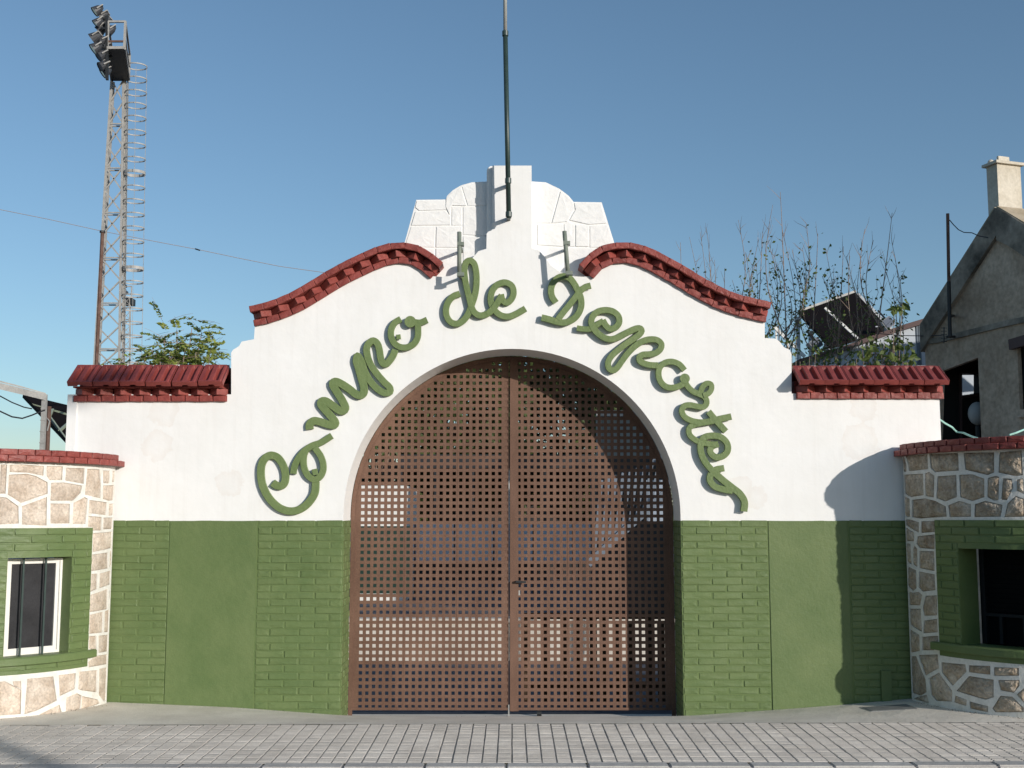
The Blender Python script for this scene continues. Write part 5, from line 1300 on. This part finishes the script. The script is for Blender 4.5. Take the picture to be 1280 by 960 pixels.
bm = bmesh.new(); _ue = outl[-1][0] - .25
v = [H3(_ue, -.4, -.072), H3(_ue, zl + .5, -.072), H3(_ue, zl + .5, dep), H3(_ue, -.4, dep)]
f = bm.faces.new([bm.verts.new(p) for p in v]); ex = bmesh.ops.extrude_face_region(bm, geom=[f]); bmesh.ops.translate(bm, vec=hd * .2, verts=[e for e in ex['geom'] if isinstance(e, bmesh.types.BMVert)])
mobj('near_wall', bm, M_oldwall, house)
# verge band (raised edge along the rake)
def rake(pxs, wd, off, name, mat):
    pts_ = [HU(HW(x, y)) for x, y in pxs]; bm = bmesh.new(); R = []
    for u, z in pts_:
        R.append([bm.verts.new(q) for q in (H3(u, z + .02, off), H3(u, z - wd, off), H3(u, z - wd, -.05), H3(u, z + .02, -.05))])
    for a, b in zip(R, R[1:]):
        for i in range(4): bm.faces.new((a[i], a[(i + 1) % 4], b[(i + 1) % 4], b[i]))
    bm.faces.new(R[0]); bm.faces.new(R[-1]); return mobj(name, bm, mat, house)
rk = [(1153.5, 410)] + [(1153.5 + (1248 - 1153.5) * t, 410 + (262 - 410) * t) for t in (.15, .3, .45, .6, .75, .9)] + [(1248, 262)]
rake(rk, .42, .07, 'left_verge', M_verge)
rake([(1248, 262), (1262, 268), (1281, 280), (1300, 292), (1330, 312)], .50, .07, 'right_verge', M_verge)
rake([(1155, 426), (1176, 423), (1200, 417), (1230, 409.5), (1258, 402.5), (1280, 398), (1300, 394)], .07, .035, 'string_course', M_verge)
# roof slopes behind the verges
pk = HU(HW(1248, 263)); el_ = HU(HW(1154, 410)); er_ = HU(HW(1330, 312))
for (ua, za), nm in ((el_, 'roof'), (er_, 'roof')):
    quad_slab(nm, [H3(ua, za + .02, .05), H3(pk[0], pk[1] + .02, .05), H3(pk[0], pk[1] + .02, dep), H3(ua, za + .02, dep)], .05, M_rooftan, house)
# second window boards and lintel
bm = bmesh.new(); region(bm, [HU(HW(1268, 436, -.12)), HU(HW(1300, 430, -.12)), HU(HW(1300, 520, -.12)), HU(HW(1270, 520, -.12))], [], lambda u, z: H3(u, z, -.14), lambda u, z: H3(u, z, -.18)); mobj('window_board', bm, plain('old_board', (.05, .048, .045), .9), house)
bm = bmesh.new(); bar(bm, HW(1263, 431, .05), HW(1300, 420, .05), .07, .16); mobj('window_hood', bm, M_brown, house)
bm = bmesh.new(); bar(bm, HW(1272, 517, .03), HW(1300, 516, .03), .05, .12); mobj('window_ledge', bm, M_oldwall, house)
# chimney
cN = HW(1248, 262, .0)
cu = HU(cN)[0]
def chbox(bm, u0, u1, o0, o1, z0, z1):
    vs = [bm.verts.new(H3(u, z, o)) for z in (z0, z1) for (u, o) in ((u0, o0), (u1, o0), (u1, o1), (u0, o1))]
    for f in ((0, 1, 2, 3), (4, 7, 6, 5), (0, 4, 5, 1), (1, 5, 6, 2), (2, 6, 7, 3), (3, 7, 4, 0)): bm.faces.new([vs[i] for i in f])
ed = HW(1248.5, 255, -.05); cu1 = HU(ed)[0]; cu0 = HU(HW(1235, 255, -.05))[0]
zt_ = HW(1248, 203.5, -.05).z; 
# width of the lit face from the photo: 30 px
d = ray(1277.5, 250); o = H3(cu1, 0, 0); n2 = hd; t = (o - CAM).dot(n2) / d.dot(n2); pe = CAM + d * t; off1 = (pe - HA).dot(hn)
chm = empty('chimney', H3((cu0 + cu1) / 2, zt_ - .8, off1 / 2)); adopt(chm, house)
bm = bmesh.new(); chbox(bm, cu0, cu1, -.05, off1, el_[1] + .6, zt_); mobj('stack', bm, M_chim, chm)
bm = bmesh.new(); chbox(bm, cu0 - .05, cu1 + .05, .0, off1 - .05, zt_ + .001, zt_ + .045); mobj('cap_slab', bm, M_chim, chm)
bm = bmesh.new(); chbox(bm, cu0 + .12, cu1 - .08, -.16, off1 + .14, zt_ + .046, zt_ + .16); mobj('pot_base', bm, M_chim, chm)
bm = bmesh.new(); pz = H3(cu0 + .05, zt_ + .046, -.1); bmesh.ops.create_icosphere(bm, subdivisions=2, radius=.05, matrix=Matrix.Translation(pz + Vector((0, 0, .03)))); mobj('loose_rubble', bm, M_chim, chm)
# pole fixed to the verge with loose wire, aerial
vp = empty('vent_pipe', HW(1188, 419, .25), 'tall rusty brown pipe clamped to the gable of the old house', 'pipe')
bm = bmesh.new(); tube(bm, [HW(1184.6, 267, .25), HW(1186, 352, .25)], .028, 8); mobj('upper_pipe', bm, M_rustpipe, vp)
bm = bmesh.new(); tube(bm, [HW(1186, 352, .25), HW(1187.5, 421, .25)], .033, 8); mobj('lower_pipe', bm, M_dark, vp)
bm = bmesh.new(); bar(bm, HW(1187, 395, .25), HW(1192, 395, .02), .04); bar(bm, HW(1184, 421, .25), HW(1194, 421, .02), .035); mobj('clamp', bm, M_dark, vp)
wr = empty('loose_wire', HW(1187, 275, .25), 'loose dark wire hanging from the top of the brown pipe to the gable', 'wire')
bm = bmesh.new(); tube(bm, [HW(x, y, .22) for x, y in ((1187, 275), (1192, 281), (1198, 287), (1205, 290.5), (1215, 291), (1224, 295), (1235, 297))], .008, 5); mobj('wire', bm, M_cable, wr)
ae = empty('tv_aerial', HW(1180, 420, .2), 'small wire television aerial beside the foot of the brown pipe', 'aerial')
bm = bmesh.new(); bar(bm, HW(1180, 429, .2), HW(1180, 409, .2), .014)
for y in (410, 414, 418, 423, 427): bar(bm, HW(1176.5, y, .2), HW(1183.5, y, .2), .009)
mobj('elements', bm, M_dark, ae)
w3 = empty('service_wire', P(1130, 421, 10), 'thin dark service wire running from the shed to the old house', 'wire')
bm = bmesh.new(); tube(bm, [P(1098, 417, 10.5), P(1130, 419.5, 10), P(1160, 420, 9.8), HW(1180, 419, .2)], .007, 4); mobj('wire', bm, M_cable, w3)
# round tank seen inside the opening
tk = empty('water_tank', HW(1222, 517, -.42), 'pale rounded tank half hidden inside the dark opening of the old house', 'tank')
c = HW(1222, 517, -.42); bm = bmesh.new(); bmesh.ops.create_uvsphere(bm, u_segments=20, v_segments=14, radius=.17, matrix=Matrix.Translation(c) @ Matrix.Diagonal((.9, .9, 1.15, 1))); mobj('vessel', bm, plain('tank_white', (.45, .44, .42), .6), tk, True)
bm = bmesh.new(); tube(bm, [c + Vector((0, 0, -.2)), c + Vector((0, 0, -1.2))], .05, 8); mobj('stand', bm, M_dark, tk)
# aqua hose
for nm, lab, pts in (('washing_line', 'pale aqua cord slung from the corner of the white wall to the red kiosk coping', [(1174, 524, .3), (1181, 529, .4), (1190, 534, .5), (1196, 540, .5), (1204, 541, .4), (1213, 545, .3), (1222, 548, .1)]),
                     ('washing_line', 'short pale aqua cord rising from the red kiosk coping at the right edge', [(1262, 543.5, .1), (1270, 541, .1), (1280, 537, .2), (1292, 531, .3)])):
    e = empty(nm, P(pts[0][0], pts[0][1], pts[0][2]), lab, 'cord')
    bm = bmesh.new(); tube(bm, [P(*p) for p in pts], .0085, 6); mobj('cord', bm, M_hose, e)

# ---- left background: dark canopy, gantry, pipe, cables
YL = 9.0
A = P(28, 497, YL + 2.0); B = P(120, 519, YL + 1.5); Cc = P(118, 590, YL - 2.5); D = P(84, 556, YL - 2.5)
cl = empty('canopy_stand', (P(90, 560, YL).x, YL, -.7), 'dark tilted stand canopy with pale green ribs at the left behind the wall', 'canopy')
quad_slab('roof_panel', [A, B, Cc, D], .06, M_canopy, cl)
for (x0_, y0_, x1_, y1_) in ((38, 505, 120, 528), (62, 521, 110, 588), (74, 539, 100, 516), (66, 512, 62, 521)):
    def on(x, y):
        n = (B - A).cross(D - A).normalized(); d = ray(x, y); t = (A - CAM).dot(n) / d.dot(n); q = CAM + d * t; return q + (CAM - q).normalized() * .06
    bm = bmesh.new(); bar(bm, on(x0_, y0_), on(x1_, y1_), .035); mobj('rib', bm, M_gtrim, cl)
for x in (95, 110):
    t_ = P(x, 545, YL - .5); bm = bmesh.new(); bar(bm, t_, (t_.x, t_.y, -.9), .07); mobj('post', bm, M_gtrim, cl)
YG2 = 6.5
gt_ = empty('pipe_gantry', P(55, 640, YG2), 'galvanised pipe gantry turning down into a post behind the left kiosk', 'gantry'); gt_.location.z = -.45
bm = bmesh.new(); bar(bm, P(-40, 473, YG2 - .8), P(57, 496.5, YG2), .085, .07); mobj('beam', bm, M_galv, gt_)
bm = bmesh.new(); bar(bm, P(-40, 466.5, YG2 - .8), P(30, 484.5, YG2 - .2), .022); bar(bm, P(30, 484.5, YG2 - .2), P(57, 492, YG2), .018); mobj('conduit', bm, M_galv, gt_)
bm = bmesh.new(); a_ = P(56, 493, YG2); b_2 = P(52.5, 570, YG2)
b_2 = Vector((b_2.x, YG2, -.45)); bar(bm, a_, b_2, .06); mobj('post', bm, M_galv, gt_)
bm = bmesh.new()
for k in range(12): 
    q = a_.lerp(b_2, k / 24); bar(bm, q + Vector((-.035, -.03, -.05)), q + Vector((.035, -.03, -.05)), .014)
props(mobj('rack_teeth', bm, M_galv, gt_), kind='stuff')
rp2 = empty('rusty_pipe', P(60, 600, YG2 + .2), 'thin rust-brown pipe standing beside the gantry post', 'pipe'); rp2.location.z = -.45
bm = bmesh.new(); a_ = P(61.5, 508, YG2 + .2); b_2 = P(60, 570, YG2 + .2); b_2 = Vector((b_2.x, b_2.y, -.45)); tube(bm, [a_, b_2], .032, 8); mobj('shaft', bm, M_rustpipe, rp2)
bm = bmesh.new(); tube(bm, [a_, a_ + Vector((-.05, 0, -.12)), a_ + Vector((.03, -.04, -.22)), a_ + Vector((.0, -.03, -.35))], .010, 6); mobj('coiled_lead', bm, M_galv, rp2)
for lab, pts, r_2 in (('upper sagging black cable reaching the gantry from the left edge', [(-30, 486), (0, 495), (15, 503), (30, 509), (40, 511)], .009), ('lower sagging black and white cable tied to the gantry post', [(-30, 505), (0, 514), (15, 521), (28, 523), (40, 519), (52, 514), (56, 513)], .011)):
    e = empty('sagging_cable', P(pts[1][0], pts[1][1], YG2 - .2), lab, 'cable')
    bm = bmesh.new(); tube(bm, [P(x, y, YG2 - .15) for x, y in pts], r_2, 5); mobj('cable', bm, M_cable, e)

# ================================================================== SEEN THROUGH THE GATE
def pbox(name, lab, cat, mat, x0, y0, x1, y1, Y, dep=.3, zlow=None, extra=None):
    a = P(x0, y0, Y); b = P(x1, y1, Y); z0 = b.z if zlow is None else zlow
    e = empty(name, ((a.x + b.x) / 2, Y, z0), lab, cat); bm = bmesh.new(); box(bm, (a.x, Y, z0), (b.x, Y + dep, a.z)); mobj('body', bm, mat, e); return e
M_tconc = paint('strip_wall_concrete', (0.50, 0.46, 0.40), (0.62, 0.58, 0.52), 1.5, .9, .3, 20, 0, .08, coord='World')
bm = bmesh.new(); box(bm, (-40, 11.95, -1.05), (40, 12.27, -.27)); tw_ = mobj('sunlit_strip_wall', bm, M_tconc); props(tw_, 'low pale concrete wall added behind the gate to stand in for sunlit ground', 'wall')  # added wall: its sun-catching face imitates a bright strip of yard ground
bm = bmesh.new(); z = -.28
box(bm, (-40, 11.85, -.27), (40, 12.40, -.20)); cpp = mobj('strip_wall_coping', bm, M_tconc, tw_)
barrier = empty('perimeter_barrier', (0, 20, -.3), 'blue-grey boarded pitch barrier seen through the gate', 'barrier')
za, zb_ = P(640, 655, 20).z, P(640, 703, 20).z
x = P(470, 700, 20).x; k = 0
while x < P(790, 700, 20).x:
    bm = bmesh.new(); box(bm, (x, 20, zb_), (x + .96, 20.05, za)); mobj('board', bm, M_bluegrey, barrier)
    bm = bmesh.new(); box(bm, (x - .04, 20.05, -.3), (x + .02, 20.12, za)); mobj('post', bm, M_dark, barrier); x += 1.0
st_ = empty('grandstand', (0, 24, -.3), 'dark covered grandstand across the pitch seen through the gate', 'grandstand')
a = P(500, 560, 26); b = P(770, 560, 26)
bm = bmesh.new(); box(bm, (a.x, 26, P(640, 585, 26).z), (b.x, 33, P(640, 568, 26).z)); mobj('roof', bm, M_dark, st_)
bm = bmesh.new(); box(bm, (a.x, 32.5, -.3), (b.x, 33, P(640, 585, 26).z)); mobj('rear_wall', bm, M_dark, st_)
bm = bmesh.new()
for i in range(5): box(bm, (a.x + .2, 28 + i * .9, -.3), (b.x - .2, 28.9 + i * .9, .3 + i * .45))
mobj('seating_steps', bm, M_dark, st_)
for i in range(7):
    bm = bmesh.new(); xx = a.x + (b.x - a.x) * i / 6; bar(bm, (xx, 26.2, -.3), (xx, 26.2, P(640, 585, 26).z), .14); mobj('column', bm, M_wtrim if i == 3 else M_dark, st_)
pbox('clubhouse', 'small white clubhouse seen through the left of the gate', 'building', M_wtrim, 443, 607, 508, 655, 18, 3, zlow=-.3)
pbox('wheelie_bin', 'dark green waste bin behind the left gate leaf', 'bin', plain('bin_green', (.015, .04, .03), .5), 441, 658, 508, 742, 7.5, .7)
sh2 = empty('site_cabin', (P(785, 600, 14).x, 14, -.3), 'grey-green corrugated cabin seen through the top right of the gate', 'cabin')
a = P(745, 517, 14); b = P(836, 570, 14); bm = bmesh.new(); x = a.x
while x < b.x: box(bm, (x, 14, b.z), (x + .10, 14.06 + .0, a.z)); box(bm, (x + .10, 14.03, b.z), (x + .15, 14.06, a.z)); x += .15
mobj('wall', bm, plain('pale_green_metal', (.20, .225, .22), .6), sh2)
bm = bmesh.new(); box(bm, (a.x, 14.06, -.3), (b.x, 16, b.z)); mobj('lower_wall', bm, M_dark, sh2)
bm = bmesh.new(); bar(bm, (a.x, 13.95, a.z), (b.x, 13.95, a.z), .12); mobj('roof_edge', bm, M_galv, sh2)
M_rampgrey = plain('ramp_grey', (0.15, 0.18, 0.22), .6)
rs = empty('ramp', (P(810, 700, 9).x, 9, -.9), 'pale ramp with slanted railings behind the right gate leaf', 'ramp')
for i in range(9):
    bm = bmesh.new(); bar(bm, P(742 + i * 9, 700 - i * 9, 9), P(752 + i * 9, 600 - i * 3, 9), .05); mobj('baluster', bm, M_rampgrey, rs)
bm = bmesh.new(); bar(bm, P(735, 705, 9), P(836, 612, 9), .12); bar(bm, P(745, 640, 9.1), P(838, 560, 9.1), .09); mobj('handrail', bm, M_rampgrey, rs)
bm = bmesh.new(); a = P(808, 600, 10); b = P(838, 655, 10); box(bm, (a.x, 10, b.z), (b.x, 10.1, a.z)); mobj('side_panel', bm, plain('pale_blue_panel', (.30, .35, .42), .5), rs)
# timber barrier close behind the right leaf
tb = empty('timber_hurdle', (P(740, 880, 1.3).x, 1.3, -.12), 'dark brown timber hurdle leaning just behind the right gate leaf', 'hurdle')
for x in (658, 681.5, 706, 723, 741.5, 756, 772, 789.5, 812.5, 826):
    bm = bmesh.new(); a = P(x, 766 + random.uniform(-4, 12), 1.3); b = P(x + random.uniform(-1, 1), 893, 1.3); box(bm, (a.x - .034, 1.3, -.12), (a.x + .034, 1.325, a.z)); mobj('plank', bm, M_wood, tb)
for y in (770, 859):
    bm = bmesh.new(); a = P(652, y, 1.327); b = P(836, y, 1.327); box(bm, (a.x, 1.327, a.z - .03), (b.x, 1.35, a.z + .03)); mobj('rail', bm, M_wood, tb)
# evergreen trees beyond the gate
def bushy(w_, l_, b, h, rx, n, s):
    limb(w_, b, Vector((0, 0, 1)), h * .8, .16, 6, .06, 7)
    cl_ = []
    for k in range(26):
        cl_.append(b + Vector((random.gauss(0, rx * .55), random.gauss(0, rx * .5), h * random.uniform(.28, 1.0))))
    for c in cl_:
        tube(w_, [b + Vector((0, 0, h * .35)), c], .03, 4, .01, False)
        for k in range(n):
            d = Vector((random.gauss(0, 1), random.gauss(0, 1), random.gauss(0, .8))); d = d.normalized() * random.uniform(.2, .9) * rx * .42
            leafcard(l_, c + d, d + Vector((0, 0, random.uniform(-.5, .5))), random.uniform(s * .6, s * 1.2))
TT = [((480, 640), 29, 7.4, 2.6, 'broad dark green tree beyond the left half of the gate'), ((560, 640), 31, 8.2, 2.6, 'tallest dark green tree beyond the gate, right of the broad one'), ((640, 640), 36, 9.4, 2.8, 'dark tree directly behind the meeting line of the gate leaves'), ((715, 640), 35, 8.6, 2.6, 'olive green tree beyond the right half of the gate'), ((790, 640), 30, 7.0, 2.4, 'tree standing above the grey-green cabin beyond the gate')]
for (px, py), Y, h, rx, lab in TT:
    b = P(px, py, Y); b.z = -.3
    tree_at('evergreen_tree', b, lab, 'tree', lambda w_, l_, bb: bushy(w_, l_, bb, h, rx, 330, .27), 'trees beyond the gate')

# unseen street lamp, assumed and added to cast the pole shadow at lower left
g0 = P(60, 950, -2.6); g0.z = .13
k_ = 17.0; lb = Vector((g0.x + .94 * k_, g0.y - 1.0 * k_, -.03))
sl_ = empty('assumed_street_lamp', lb, 'tall grey street lamp assumed behind the viewpoint, unseen, added for its shadow on the pavers', 'street lamp')
bm = bmesh.new(); tube(bm, [lb, lb + Vector((0, 0, 1.2)), lb + Vector((0, 0, 8.5))], .13, 14, .06); mobj('post', bm, M_galv, sl_)
bm = bmesh.new(); tube(bm, [lb + Vector((0, 0, 8.4)), lb + Vector((0, .5, 8.8)), lb + Vector((0, 1.5, 8.95))], .04, 10); mobj('arm', bm, M_galv, sl_)
bm = bmesh.new(); box(bm, (-.13, 1.4, 8.86), (.13, 2.1, 9.0), Matrix.Translation(lb)); bmesh.ops.bevel(bm, geom=bm.edges[:], offset=.03, segments=2, affect='EDGES'); mobj('lamp_head', bm, M_galv, sl_)

# grit and dry leaf scraps gathered on the apron at the foot of the kiosks and wall
bm = bmesh.new()
for k in range(260):
    side = random.choice((-1, 1, 1)); a = random.uniform(.15, 1.2); r_ = RCS[side] + .012 + abs(random.gauss(0, .05))
    x = CXC[side] - side * math.cos(a) * r_; y = CYC - math.sin(a) * r_
    if y < YE + .02: y = YE + random.uniform(.02, .1)
    z = zc(x, y) + .002; q_ = random.uniform(.003, .008)
    v = [bm.verts.new((x + random.uniform(-q_, q_), y + random.uniform(-q_, q_), z + random.uniform(0, q_ * .8))) for _ in range(4)]
    for f in ((0, 1, 2), (0, 2, 3), (0, 3, 1), (1, 3, 2)): bm.faces.new([v[i] for i in f])
for k in range(120):
    x = random.uniform(-3.2, 3.1); y = -abs(random.gauss(0, .04)) - .012; z = zc(x, y) + .002; q_ = random.uniform(.002, .006)
    v = [bm.verts.new((x + random.uniform(-q_, q_), y + random.uniform(-q_, q_), z + random.uniform(0, q_ * .8))) for _ in range(4)]
    for f in ((0, 1, 2), (0, 2, 3), (0, 3, 1), (1, 3, 2)): bm.faces.new([v[i] for i in f])
props(mobj('grit', bm, plain('grit_brown', (.13, .10, .07), .9)), 'scattered grit and dry leaf scraps along the foot of the walls', 'grit', None, 'stuff')
